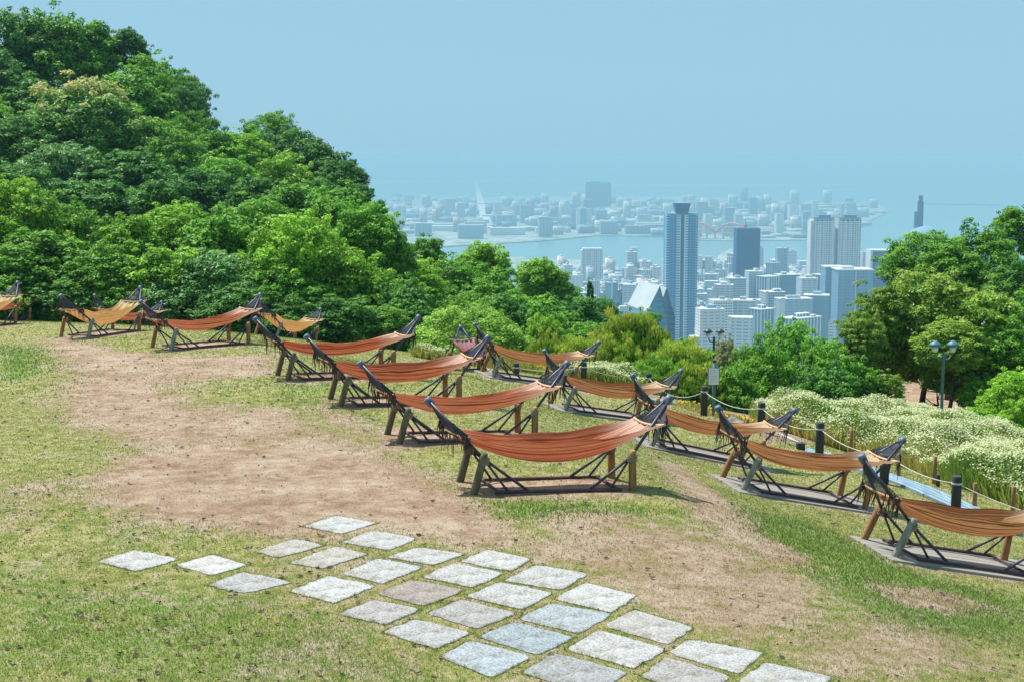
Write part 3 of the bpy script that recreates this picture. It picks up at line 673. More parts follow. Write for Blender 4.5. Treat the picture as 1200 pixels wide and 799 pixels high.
for k in range(6000):
    u, v = rp.uniform(440, 1045), rp.triangular(231, 281, 262)
    x, y = sea_at(u, v)
    if poly_dist(portx, np.array([x]), np.array([y]))[0] < 24 or not free(x, y, 30): continue
    if abs(u - np.interp(v, [214, 268], [557.5, 571])) < 8 and v < 272: continue
    big = rp.random()
    if u > 860 and big < .75: h, a_, b2 = rp.uniform(6, 16), rp.uniform(60, 160), rp.uniform(40, 90)
    elif big < .35: h, a_, b2 = rp.uniform(8, 22), rp.uniform(60, 170), rp.uniform(30, 70)
    elif big < .8: h, a_, b2 = rp.uniform(25, 50), rp.uniform(30, 90), rp.uniform(20, 40)
    else: h, a_, b2 = rp.uniform(50, 95), rp.uniform(24, 50), rp.uniform(22, 34)
    if not all((x - q[0]) ** 2 + (y - q[1]) ** 2 > (a_ * .5 + q[5] * .5) ** 2 for q in isl): continue
    isl.append((x, y, u, h, v, a_, b2))
    if len(isl) > 420: break
isl.sort(key=lambda c: -c[3] * c[5] / c[1] ** 2)
NB, NI = 215, 62
seen = set()
def building(c, k, base, mat):
    x, y, u, h, v, a_, b2 = c
    o = empty('city_building', (x, y, base), (0, 0, (GR * .5 + (0, 0, .5, -.35)[k % 4]) if base == CITYZ else R(8)))
    side = city_label(u, v)
    tall = 'tall' if h > 42 else ('mid-rise' if h > 22 else 'low')
    tag(o, '%s pale building %s' % (tall, side), 'building', '%s buildings %s' % (tall, side))
    rr = random.Random(k)
    MB().box((0, 0, h / 2), (a_, b2, h)).build('wall', mat, o)
    MB().box((0, 0, h + .45), (a_ * 1.02, b2 * 1.02, .9)).build('roof', M['white'], o)
    if rr.random() < .85 and base == CITYZ:
        mb = MB().box(((rr.random() - .5) * a_ * .4, (rr.random() - .5) * b2 * .4, h + 2.7), (a_ * rr.uniform(.2, .45), b2 * rr.uniform(.25, .5), 3.6))
        if rr.random() < .4: mb.box((a_ * .3, -b2 * .25, h + 1.8), (a_ * .15, b2 * .2, 1.8))
        mb.build('rooftop_plant', mat, o)
    if rr.random() < .45 and base == CITYZ: MB().box((a_ * (.5 + .14) * rr.choice((-1, 1)), 0, h * .33), (a_ * .28, b2 * .8, h * .66)).build('side_wing', mat, o)
    if rr.random() < .3 and base == CITYZ: MB().box((a_ * rr.choice((-.42, .42)), -b2 / 2 - .4, h / 2 + 1), (a_ * .14, 1.6, h + 2)).build('stair_core', M['white'], o)
for k, c in enumerate(front_b + cands[:NB]): building(c, k, CITYZ, M[('city', 'city2', 'city3', 'city2')[k * 7 % 4]])
for k, c in enumerate(isl[:NI]): building(c, 900 + k, -267, M[('city2', 'city3')[k % 2]] if c[3] > 24 else M['cityplain'])
def mass(name, items, base, label, rot):
    V = []; Fc = []; Rn = []; cr, sr = math.cos(rot), math.sin(rot)
    q = np.array([(x, y, z) for x in (-.5, .5) for y in (-.5, .5) for z in (0, 1)])
    fq = np.array([(0, 1, 3, 2), (4, 6, 7, 5), (0, 4, 5, 1), (2, 3, 7, 6), (0, 2, 6, 4), (1, 5, 7, 3)])
    for c in items:
        for (sx, sy, z0, hh) in ((1, 1, 0, c[3]), (.4, .4, c[3], 3)):
            p = q * (c[5] * sx, c[6] * sy, hh); p = np.c_[p[:, 0] * cr - p[:, 1] * sr, p[:, 0] * sr + p[:, 1] * cr, p[:, 2] + z0] + (c[0], c[1], base)
            Fc.append(fq + 8 * len(V)); V.append(p); Rn += [(c[0] * 7.13 + c[1] * 3.7) % 1] * 6
    me = arr_mesh(name, np.concatenate(V), np.concatenate(Fc), M['city'], {'tone': ('FACE', Rn)})
    tag(link(bpy.data.objects.new(name, me)), label, 'city blocks', kind='stuff')
small = []
for k in range(2600):
    y = r0.uniform(1150, 3380); u = r0.uniform(585, 1070); x = (u - 600) / F * y; h = r0.uniform(5, 13)
    if vis(u, y, h)[0] and free(x, y, 8): small.append((x, y, u, h, 0, r0.uniform(8, 20), r0.uniform(8, 18)))
mass('distant_city_blocks', cands[NB:] + small, CITYZ, 'mass of small pale buildings filling the downtown below the towers', GR * .5)
mass('distant_island_blocks', isl[NI:], -267, 'mass of tiny hazy buildings on the island across the harbour', R(8))

# ------------------------------------------------------------ trees: crown prototypes
def crown_mesh(name, seed, nclump=70, cr=(.22, .36), per=420, ls=.055, flat=.8, shell=.62, upright=0., layered=False, base=-.75, elong=2.0):
    g = np.random.default_rng(seed)
    # clump centres spread through the crown's volume, mostly near its surface
    d = g.normal(size=(nclump * 6, 3)); d /= np.linalg.norm(d, axis=1)[:, None]; rad = shell + (1 - shell) * .75 * g.random(len(d)) ** .6
    c = d * rad[:, None]; c = c[c[:, 2] > base]
    keep = [0]
    for i in range(1, len(c)):
        if len(keep) >= nclump: break
        if min(np.linalg.norm(c[keep] - c[i], axis=1)) > .17: keep.append(i)
    c = c[keep]; so = g.normal(size=(max(10, nclump // 6), 3)); so[:, 2] = np.abs(so[:, 2]) * .9 - .15; so = so / np.linalg.norm(so, axis=1)[:, None] * g.uniform(.98, 1.16, len(so))[:, None]
    c = np.vstack([c, g.normal(size=(8, 3)) * .28, so]); r = g.uniform(*cr, len(c)); r[:len(keep)] *= np.where(g.random(len(keep)) < .25, .6, 1); r[-len(so):] = g.uniform(.05, .12, len(so))
    V = []; Rn = []; Tp = []
    for ci, ri in zip(c, r):
        n = int(per * (ri / .29) ** 2)
        q = g.normal(size=(n, 3)); q /= np.linalg.norm(q, axis=1)[:, None]
        q[:, 2] = np.where((q[:, 2] < -.25) & (g.random(n) < .7), -q[:, 2], q[:, 2])
        wob = 1 + .22 * np.sin(q[:, 0] * 7 + seed) * np.sin(q[:, 1] * 6 + ri * 40) + .12 * np.sin(q[:, 2] * 11 + ri * 90)
        p = ci + q * (ri * wob * (.72 + .36 * g.random(n) ** .7))[:, None] * (1.15 if layered else 1, 1.15 if layered else 1, flat)
        nr = q * .75 + g.normal(size=(n, 3)) * .42 + (0, 0, .75); nr /= np.linalg.norm(nr, axis=1)[:, None]
        t = np.cross(nr, g.normal(size=(n, 3))); 
        if upright: t = t * (1 - upright) + np.array([0, 0, 1.]) * upright + q * .3 * upright
        t /= np.linalg.norm(t, axis=1)[:, None]; b = np.cross(nr, t); b /= np.linalg.norm(b, axis=1)[:, None]
        L_ = (ls * g.uniform(.6, 1.35, n))[:, None]; W_ = L_ / elong
        V.append(np.stack([p - t * L_, p + b * W_ - nr * L_ * .15, p + t * L_, p - b * W_ - nr * L_ * .15], 1).reshape(-1, 3))
        Rn.append(np.clip(g.normal(.42, .20, n) + g.normal(0, .15) + .30 * np.clip(q[:, 2], -.3, 1), 0, 1)); Tp.append(np.linalg.norm(p, axis=1) * (.62 + .38 * np.clip(p[:, 2] * 1.2, -.5, 1)) + g.normal(0, .10, n) + g.normal(0, .06))  # random tone, plus sunlight painted in: leaves lighter toward each clump's top
    V = np.concatenate(V); m_ = len(V) // 4
    return arr_mesh(name, V, np.arange(len(V)).reshape(m_, 4), M['leaf'], {'tone': ('FACE', np.concatenate(Rn)), 'tip': ('FACE', np.concatenate(Tp))})
CR = {
 'round': [crown_mesh('broad_crown_mesh', s, 120, (.13, .28), 400, .042, flat=.72, shell=.55) for s in (1, 2, 3)],
 'big': [crown_mesh('large_crown_mesh', s, 190, (.10, .24), 480, .033, flat=.7, shell=.56) for s in (4, 5, 6)],
 'maple': [crown_mesh('layered_crown_mesh', s, 135, (.11, .26), 420, .038, flat=.45, layered=True, shell=.45) for s in (7, 8)],
 'clip': [crown_mesh('clipped_crown_mesh', 9, 170, (.12, .19), 620, .028, shell=.80, upright=.15, elong=2.4)],
 'sprig': [crown_mesh('sprig_crown_mesh', s, 140, (.10, .22), 470, .046, shell=.60, upright=.7, elong=3.4) for s in (10, 12)],
 'feather': [crown_mesh('feathery_crown_mesh', 13, 90, (.12, .28), 360, .060, flat=.6, shell=.5, upright=.5, elong=4.5)],
}
def trunk_mesh(name, seed, lean=0.):
    """tapered trunk with limbs, 1 unit high; limbs reach into the crown"""
    r_ = random.Random(seed); mb = MB()
    pts = [Vector((0, 0, -.06))]; 
    for i in range(1, 7): pts.append(Vector((lean * (i / 6) ** 1.3 + r_.uniform(-.012, .012), r_.uniform(-.015, .015), i / 6 * .78)))
    mb.tube(pts, [.036, .028, .025, .022, .018, .014, .008], 9)
    for k in range(7):
        s = pts[4 + k % 3]; a = r_.uniform(0, 6.28); e = s + Vector((math.cos(a) * .26, math.sin(a) * .26, r_.uniform(.04, .16)))
        mid = s.lerp(e, .5) + Vector((0, 0, -.03)); mb.tube([s, mid, e], [.013, .009, .004], 6)
    return mb.mesh(name, M['bark'], True)
TR = [trunk_mesh('trunk_mesh', s, l) for s, l in ((1, .02), (2, -.08), (3, .1))]
tcount = 0
def tree(px, top, hw, D, kind, mat, name, cat, label, group=None, hh=None, crownfrac=.72, dz=0, base=None, trunk=None, wy=None, cb=None):
    """a tree at px,D whose top reaches the surveyed height; hw = half width in metres*F/D"""
    global tcount; tcount += 1
    rx = hw / F * D; p = at(px, top, D); gz = h1(p.x, D) if base is None else base
    H = max(p.z - gz, rx * .6)
    if cb is not None: ch = cb
    else: ch = max(rx * 1.5, min(H * crownfrac, rx * (2.9 if kind == 'maple' else 2.3))) if hh is None else hh
    if p.z - ch < gz: gz = p.z - ch - .1; H = p.z - gz
    o = empty(name, (p.x, D, gz)); tag(o, label, cat, group)
    rs = random.Random(tcount * 7 + 1); rx *= rs.uniform(.92, 1.12)
    ms = CR[kind]; me = ms[tcount % len(ms)]
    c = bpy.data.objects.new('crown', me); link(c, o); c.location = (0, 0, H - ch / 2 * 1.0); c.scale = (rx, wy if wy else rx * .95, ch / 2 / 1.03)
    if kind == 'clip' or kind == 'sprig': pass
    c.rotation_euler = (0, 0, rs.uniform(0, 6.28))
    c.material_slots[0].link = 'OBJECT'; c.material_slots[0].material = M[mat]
    t = bpy.data.objects.new('trunk' if cat == 'tree' else 'stem', TR[tcount % 3] if trunk is None else TR[trunk]); link(t, o); t.scale = (min(H * .7, rx * 3.2), min(H * .7, rx * 3.2), H * .85) if cat == 'tree' else (H * .8, H * .8, H * .7)
    return o
G1 = 'trees of the wooded hill at the left'; G2 = 'trees in the leafy wall behind the left hammocks'; G3 = 'trees on the slope below the lawn'
L1 = 'mid green broadleaf tree in the mass of the wooded hill at the left'
L1d = 'dark green tree in the mass of the wooded hill at the left'
hill = [
 (60, 12, 66, 132, 'big', 'leaf', 'large green crown at the very top of the wooded hill'), (5, 8, 50, 130, 'big', 'leafdark', 'dark crown at the hilltop cut off by the left photo edge'), (-35, 40, 60, 120, 'big', 'leafdark', None),
 (100, 22, 40, 134, 'round', 'leaf', None),
 (150, 33, 24, 136, 'round', 'leafdark', 'small dark round crown standing out on the hill skyline'), (118, 36, 24, 136, 'round', 'leaf', None), (172, 62, 40, 130, 'big', 'leaf', None), (203, 76, 34, 128, 'feather', 'leaf', 'feathery light green crown on the skyline right of the small dark round one'),
 (222, 92, 28, 126, 'feather', 'leafgrey', 'feathery tree whose tips stick out furthest on the hill skyline'), (225, 125, 36, 122, 'feather', 'leaf', None), (150, 85, 55, 124, 'round', 'leaf', None),
 (30, 90, 70, 118, 'big', 'leafdark', None), (100, 90, 72, 108, 'big', 'leafyellow', 'large tree with pale yellow blossom over its top, on the left hill'),
 (20, 130, 60, 104, 'big', 'leafdark', None), (175, 130, 50, 112, 'round', 'leaf', None), (70, 165, 70, 100, 'big', 'leafgrey', None), (150, 175, 60, 100, 'round', 'leafdark', None), (205, 150, 48, 106, 'big', 'leaf', None),
 (250, 150, 45, 116, 'round', 'leaf', None), (315, 129, 34, 122, 'big', 'leaf', 'rounded green crown topping the lower shoulder of the hill'), (285, 150, 38, 116, 'round', 'leafbright', None), (345, 150, 38, 118, 'big', 'leafdark', None),
 (375, 165, 42, 116, 'round', 'leafdark', None), (400, 182, 34, 112, 'round', 'leafdark', 'dark airy tree at the right end of the hill skyline'), (330, 175, 50, 106, 'big', 'leafbright', None), (265, 180, 50, 102, 'big', 'leaf', None),
 (420, 212, 22, 108, 'round', 'leafdark', None), (230, 195, 48, 98, 'round', 'leafdark', None), (370, 205, 42, 98, 'big', 'leafdark', None), (110, 205, 60, 92, 'round', 'leafdark', None), (10, 190, 60, 92, 'big', 'leafdark', None), (300, 205, 45, 92, 'round', 'leafdark', None), (190, 205, 50, 90, 'round', 'leafdark', None), (60, 120, 50, 112, 'round', 'leaf', None),
 (340, 215, 45, 88, 'round', 'leaf', None), (400, 215, 35, 92, 'round', 'leaf', None)]
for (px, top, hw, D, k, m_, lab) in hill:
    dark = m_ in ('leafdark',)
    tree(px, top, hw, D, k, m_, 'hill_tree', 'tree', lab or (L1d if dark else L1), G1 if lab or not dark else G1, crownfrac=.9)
tree(447, 233, 7, 100, 'round', 'leafdark', 'cypress', 'tree', 'small dark square-topped conifer standing out at the right end of the hill woods', cb=2.4)
front = [
 (18, 203, 62, 56, 'big', 'leafbright', 'bright green tree wall at far left rising highest beside the photo edge'), (90, 236, 55, 58, 'big', 'leaf', None), (150, 248, 50, 56, 'round', 'leafbright', None), (205, 235, 45, 58, 'big', 'leafbright', 'light green tree with pointed tips behind the third hammock from the left'),
 (255, 245, 50, 56, 'round', 'leaf', None), (300, 232, 55, 58, 'big', 'leaf', None), (340, 245, 62, 54, 'big', 'leafbright', 'largest bright yellow green crown in the middle of the leafy wall'), (395, 225, 55, 62, 'round', 'leaf', None), (430, 235, 45, 60, 'big', 'leaf', 'tree at the right shoulder of the leafy wall, next to the view of the sea'),
 (40, 270, 60, 53.5, 'round', 'leaf', None), (120, 285, 60, 53, 'big', 'leaf', None), (190, 285, 55, 53, 'round', 'leafbright', None), (260, 290, 55, 53, 'big', 'leafgrey', 'grey green glossy bush behind the raised tip of the orange red hammock'), (330, 300, 60, 53, 'big', 'leaf', None), (395, 285, 60, 55, 'big', 'leafbright', None), (450, 262, 40, 60, 'round', 'leaf', None), (440, 310, 55, 56, 'big', 'leaf', None),
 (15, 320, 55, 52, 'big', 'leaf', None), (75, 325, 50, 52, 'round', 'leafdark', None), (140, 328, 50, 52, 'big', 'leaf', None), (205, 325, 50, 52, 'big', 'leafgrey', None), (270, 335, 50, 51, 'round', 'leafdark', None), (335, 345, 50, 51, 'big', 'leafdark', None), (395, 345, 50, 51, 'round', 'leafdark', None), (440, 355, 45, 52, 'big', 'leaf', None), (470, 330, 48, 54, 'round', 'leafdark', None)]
rx_ = random.Random(5)
for k in range(46):
    px = rx_.uniform(-620, -60); D = rx_.choice((54, 56, 70, 95, 110, 125)); top = {54: 262, 56: 220, 70: 190, 95: 130, 110: 70, 125: 20}[D] + rx_.uniform(-15, 30) + (px + 60) * -.0
    front.append((px, top, rx_.uniform(55, 80), D, 'big', rx_.choice(('leaf', 'leafbright', 'leafdark', 'leafgrey')), None))
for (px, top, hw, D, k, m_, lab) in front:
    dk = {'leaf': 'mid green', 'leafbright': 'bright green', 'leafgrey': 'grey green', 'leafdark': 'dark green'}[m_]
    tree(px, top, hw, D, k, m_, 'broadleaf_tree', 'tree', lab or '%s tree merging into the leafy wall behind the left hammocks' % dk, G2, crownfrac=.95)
slope = [
 (480, 300, 42, 62, 'big', 'leafbright', 'bright tree just right of the leafy wall, above the clipped round bush'), (500, 275, 26, 74, 'round', 'leaf', 'small round crown in front of the harbour at the left'), (530, 300, 45, 70, 'big', 'leaf', None), (565, 284, 36, 78, 'round', 'leafbright', 'rounded crown with sunlit orange green top before the harbour water'), (575, 318, 45, 68, 'big', 'leaf', None),
 (612, 340, 48, 66, 'round', 'leaf', None), (633, 302, 29, 88, 'round', 'leafbright', 'tall sunlit crown standing alone against the harbour shore'), (655, 322, 34, 88, 'big', 'leaf', None), (672, 345, 44, 78, 'round', 'leafdark', None), (705, 347, 26, 92, 'big', 'leafdark', None), (722, 372, 26, 92, 'round', 'leaf', None),
 (545, 340, 45, 60, 'big', 'leaf', None), (590, 345, 40, 62, 'round', 'leafdark', None), (752, 362, 30, 96, 'round', 'leaf', None), (735, 380, 30, 70, 'round', 'leafdark', None), (690, 375, 34, 64, 'big', 'leaf', None), (650, 360, 34, 68, 'round', 'leaf', None), (800, 395, 25, 80, 'round', 'leaf', None), (835, 408, 25, 80, 'round', 'leaf', None)]
for (px, top, hw, D, k, m_, lab) in slope:
    tree(px, top, hw, D, k, m_, 'slope_tree', 'tree', lab or ('dark green tree among those filling the slope below the lawn' if m_ == 'leafdark' else 'mid green tree among those filling the slope below the lawn'), G3, crownfrac=.75)
tree(691.5, 327, 4.5, 90, 'round', 'leafdark', 'cypress', 'tree', 'narrow dark cypress spike on the slope below the harbour tower', cb=2.2)
# bushes along the lawn's far edge
shr = [
 (548, 358, 70, 47.5, 'clip', 'leafclip', 'large clipped dome-shaped bush behind the tip of an orange red hammock', 'clipped_bush', 3.6), (640, 365, 34, 54, 'big', 'leafbright', 'bright leafy bush right of the clipped dome bush', 'leafy_bush', 4), (600, 385, 34, 48, 'round', 'leafclip', 'round light green bush beside the right foot of the clipped dome bush', 'leafy_bush', 3.4),
 (642, 388, 28, 46, 'sprig', 'leafgold', 'yellow orange tinged bush between the clipped dome and the golden shrub', 'sprig_bush', 3), (680, 393, 40, 45, 'sprig', 'leafgold', 'low yellow green bush left of the big golden shrub', 'sprig_bush', 2.4), (500, 407, 22, 46, 'round', 'leafbright', 'low bright green ground bush beside the white flower clump', 'leafy_bush', 1.2),
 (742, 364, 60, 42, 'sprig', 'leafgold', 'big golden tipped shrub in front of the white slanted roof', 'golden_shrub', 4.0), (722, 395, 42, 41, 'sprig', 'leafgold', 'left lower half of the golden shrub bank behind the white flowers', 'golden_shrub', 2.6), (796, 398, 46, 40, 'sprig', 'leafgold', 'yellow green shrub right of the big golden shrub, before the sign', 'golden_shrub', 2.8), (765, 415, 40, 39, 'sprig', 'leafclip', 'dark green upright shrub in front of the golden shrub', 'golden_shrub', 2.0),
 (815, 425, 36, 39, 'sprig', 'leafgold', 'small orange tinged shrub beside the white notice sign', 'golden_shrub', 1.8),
 (852, 394, 14, 46, 'round', 'leafpale', 'pale pinkish flowering bush beside the distant dark lamp', 'leafy_bush', 2), (880, 400, 38, 44, 'big', 'leaf', 'glossy green bush right of the distant dark lamp', 'leafy_bush', 4), (935, 371, 48, 44, 'big', 'leaf', 'tall glossy bush in front of the twin towers', 'leafy_bush', 4.6), (905, 400, 50, 41, 'big', 'leaf', 'wide glossy bush directly behind the first white flowers', 'leafy_bush', 4), (860, 425, 34, 39, 'round', 'leaf', 'low glossy bush behind the white notice sign', 'leafy_bush', 2.6), (975, 395, 42, 43, 'big', 'leaf', 'glossy bush under the left branches of the maple', 'leafy_bush', 4.0), (965, 425, 40, 40, 'round', 'leafdark', 'dark bush at the crest of the white flower bank', 'leafy_bush', 2.4),
 (1105, 418, 30, 46, 'round', 'leaf', 'shaded green bush between the maple trunks', 'leafy_bush', 1.3), (1010, 428, 26, 43, 'round', 'leaf', 'green bush filling the space left of the small rounded maple bush', 'leafy_bush', 1.8), (1150, 440, 30, 44, 'big', 'leaf', 'green bush between the street lamp and the bright right-hand bush', 'leafy_bush', 1.5),
 (1040, 432, 24, 43, 'maple', 'leafmaple', 'small rounded maple bush left of the bare maple trunk', 'leafy_bush', 1.5), (1188, 430, 36, 40, 'big', 'leafbright', 'bright green bush at the right photo edge behind the flowers', 'leafy_bush', 2.6), (1150, 475, 26, 38, 'round', 'leafbright', 'small low bright bush at the foot of the right-hand trees', 'leafy_bush', 1.0), (1195, 465, 22, 37, 'round', 'leafbright', 'small bright bush lowest at the right photo edge', 'leafy_bush', 1.6)]
for (px, top, hw, D, k, m_, lab, nm, ch) in shr:
    o = tree(px, top, hw, D, k, m_, nm, 'bush', lab, 'bushes along the far edge of the lawn', cb=ch)
rt = [
 (1078, 268, 42, 62, 'big', 'leaf', 'green tree at the back standing before the white dome', .75), (1150, 262, 55, 60, 'big', 'leaf', 'wide green tree behind the maples at right', .75), (1195, 240, 28, 66, 'round', 'leaf', 'tallest tree at the right photo edge', .7), (1118, 283, 40, 58, 'round', 'leaf', 'green tree top filling the gap between the two larger trees at right', .7), (1195, 300, 45, 56, 'big', 'leafdark', 'dark tree at the right photo edge below the tallest one', .8),
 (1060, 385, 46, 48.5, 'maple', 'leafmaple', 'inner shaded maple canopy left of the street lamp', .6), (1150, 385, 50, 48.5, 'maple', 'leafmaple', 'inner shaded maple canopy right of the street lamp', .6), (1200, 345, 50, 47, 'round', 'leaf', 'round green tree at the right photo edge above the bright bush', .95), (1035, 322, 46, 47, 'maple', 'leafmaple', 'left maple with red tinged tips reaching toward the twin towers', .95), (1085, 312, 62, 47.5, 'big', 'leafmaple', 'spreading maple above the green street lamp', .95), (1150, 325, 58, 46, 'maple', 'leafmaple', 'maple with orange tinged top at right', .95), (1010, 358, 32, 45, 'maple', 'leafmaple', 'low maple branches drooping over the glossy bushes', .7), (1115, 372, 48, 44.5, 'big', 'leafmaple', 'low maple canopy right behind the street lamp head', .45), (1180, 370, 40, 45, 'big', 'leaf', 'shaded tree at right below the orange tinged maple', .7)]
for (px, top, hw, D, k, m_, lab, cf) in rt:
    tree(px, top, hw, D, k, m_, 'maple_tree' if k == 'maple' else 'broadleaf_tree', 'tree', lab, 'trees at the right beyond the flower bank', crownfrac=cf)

# ------------------------------------------------------------ flower beds
def bed(name, px_poly, hgt, n, label, seed, petal='petal', dens_flower=1.3, size=.0155):
    g = np.random.default_rng(seed); P = np.array(px_poly, float)
    if P[:, 0].max() > 100: P = onground(px_poly)[:, :2]
    x = g.uniform(P[:, 0].min(), P[:, 0].max(), n * 3); y = g.uniform(P[:, 1].min(), P[:, 1].max(), n * 3)
    sd_ = poly_dist(P, x, y); k = sd_ > 0; x, y, sd_ = x[k][:n], y[k][:n], sd_[k][:n]; n = len(x)
    z = height(x, y); mound = hgt * (.5 + .5 * sstep(-.1, .9, sd_ + .3 * np.sin(x * 3.7) * np.sin(y * 2.9))) * (1 + .30 * np.sin(x * 1.5 + 1 + np.sin(y)) * np.sin(y * 1.3) + .16 * np.sin(x * 4.3) * np.sin(y * 3.6 + 2))
    # stems and feathery leaves
    ns = n; hh = mound * g.uniform(.35, 1.0, ns); lean = g.normal(0, .10, (ns, 2)); a = g.uniform(0, 6.28, ns); wd = g.uniform(.007, .020, ns)
    bx = np.c_[x, y, z]; tip = bx + np.c_[lean, hh]; sdv = np.c_[np.cos(a), np.sin(a), a * 0] * wd[:, None]; mid = (bx + tip) / 2
    mid[:, 2] += hh * .1
    V = np.stack([mid - sdv - (0, 0, .12), mid + sdv - (0, 0, .12), tip + sdv * .6, tip - sdv * .6], 1).reshape(-1, 3)
    rn = np.clip(.40 + .25 * g.normal(size=ns) * .7 + .55 * (1 - hh / hgt) + .25 * np.sin(x * 1.3 + y), 0, 1)
    me = arr_mesh(name, V, np.arange(len(V)).reshape(-1, 4), M['stem'], {'tone': ('FACE', rn)})
    o = tag(link(bpy.data.objects.new(name, me)), label, 'flowers', kind='stuff')
    nf = int(n * 1.1 * dens_flower); i = g.integers(0, n, nf); pat = .5 + .5 * np.sin(x[i] * 1.9 + 3 * np.sin(y[i] * .8)) * np.sin(y[i] * 1.5 + 1); i = i[g.random(nf) < .12 + .75 * pat ** 1.3]; nf = len(i)
    c = np.c_[x[i] + g.normal(0, .06, nf), y[i] + g.normal(0, .06, nf), z[i] + mound[i] * (1.06 - .5 * g.random(nf) ** 2.6)]
    nr = g.normal(size=(nf, 3)) * .45 + (0, -.1, 1); nr /= np.linalg.norm(nr, axis=1)[:, None]; t = np.cross(nr, g.normal(size=(nf, 3))); t /= np.linalg.norm(t, axis=1)[:, None]; b = np.cross(nr, t); s = (size * g.uniform(.6, 1.3, nf))[:, None]
    ang = [0, 1.05, 2.09, 3.14, 4.19, 5.24]; V = np.stack([c + (t * math.cos(q) + b * math.sin(q)) * s for q in ang], 1).reshape(-1, 3)
    me = arr_mesh(name + '_blooms', V, np.arange(len(V)).reshape(-1, 6), M[petal], {'tone': ('FACE', g.random(nf))})
    link(bpy.data.objects.new('blooms', me), o); o.children[0]['kind'] = 'stuff'
    return o
bed('white_flowers', [(5.7, 31.9), (6.7, 30.5), (7.6, 30.0), (8.2, 28.3), (8.1, 25.4), (8.7, 23.6), (10, 22.8), (14, 27), (13.2, 33), (12.2, 36.5), (10.6, 38.5), (8.4, 39), (6.4, 37)], .74, 240000, 'broad bank of white daisy-like flowers with yellowing stems behind the right bollards', 21)
bed('white_flower_strip', [(1.0, 38.4), (2.0, 37.8), (3.3, 37.2), (3.9, 38.2), (3.4, 39.6), (1.6, 40.6)], .6, 22000, 'narrow bed of white flowers below the golden shrubs', 22)
bed('white_flower_clump', [(-2.9, 41.5), (-2.0, 41.0), (-1.9, 42.4), (-2.8, 42.8)], .6, 4000, 'small clump of white flowers beside the lone dark bollard at left', 23)
bed('orange_flowers', [(3.9, 34.6), (4.6, 33.2), (5.4, 31.9), (5.7, 32.9), (5.1, 34.6), (4.3, 35.8)], .2, 1700, 'low orange flowers edging the path below the notice sign', 24, 'orangeflower', .5, .02)
bed('edge_plants', [(-1.6, 41.5), (-.2, 40.3), (1.0, 39.8), (1.0, 41.5), (-.2, 42.6), (-1.4, 43)], .45, 9000, 'low mixed green edge planting behind the farthest decked hammock', 25, 'orangeflower', .15, .024)

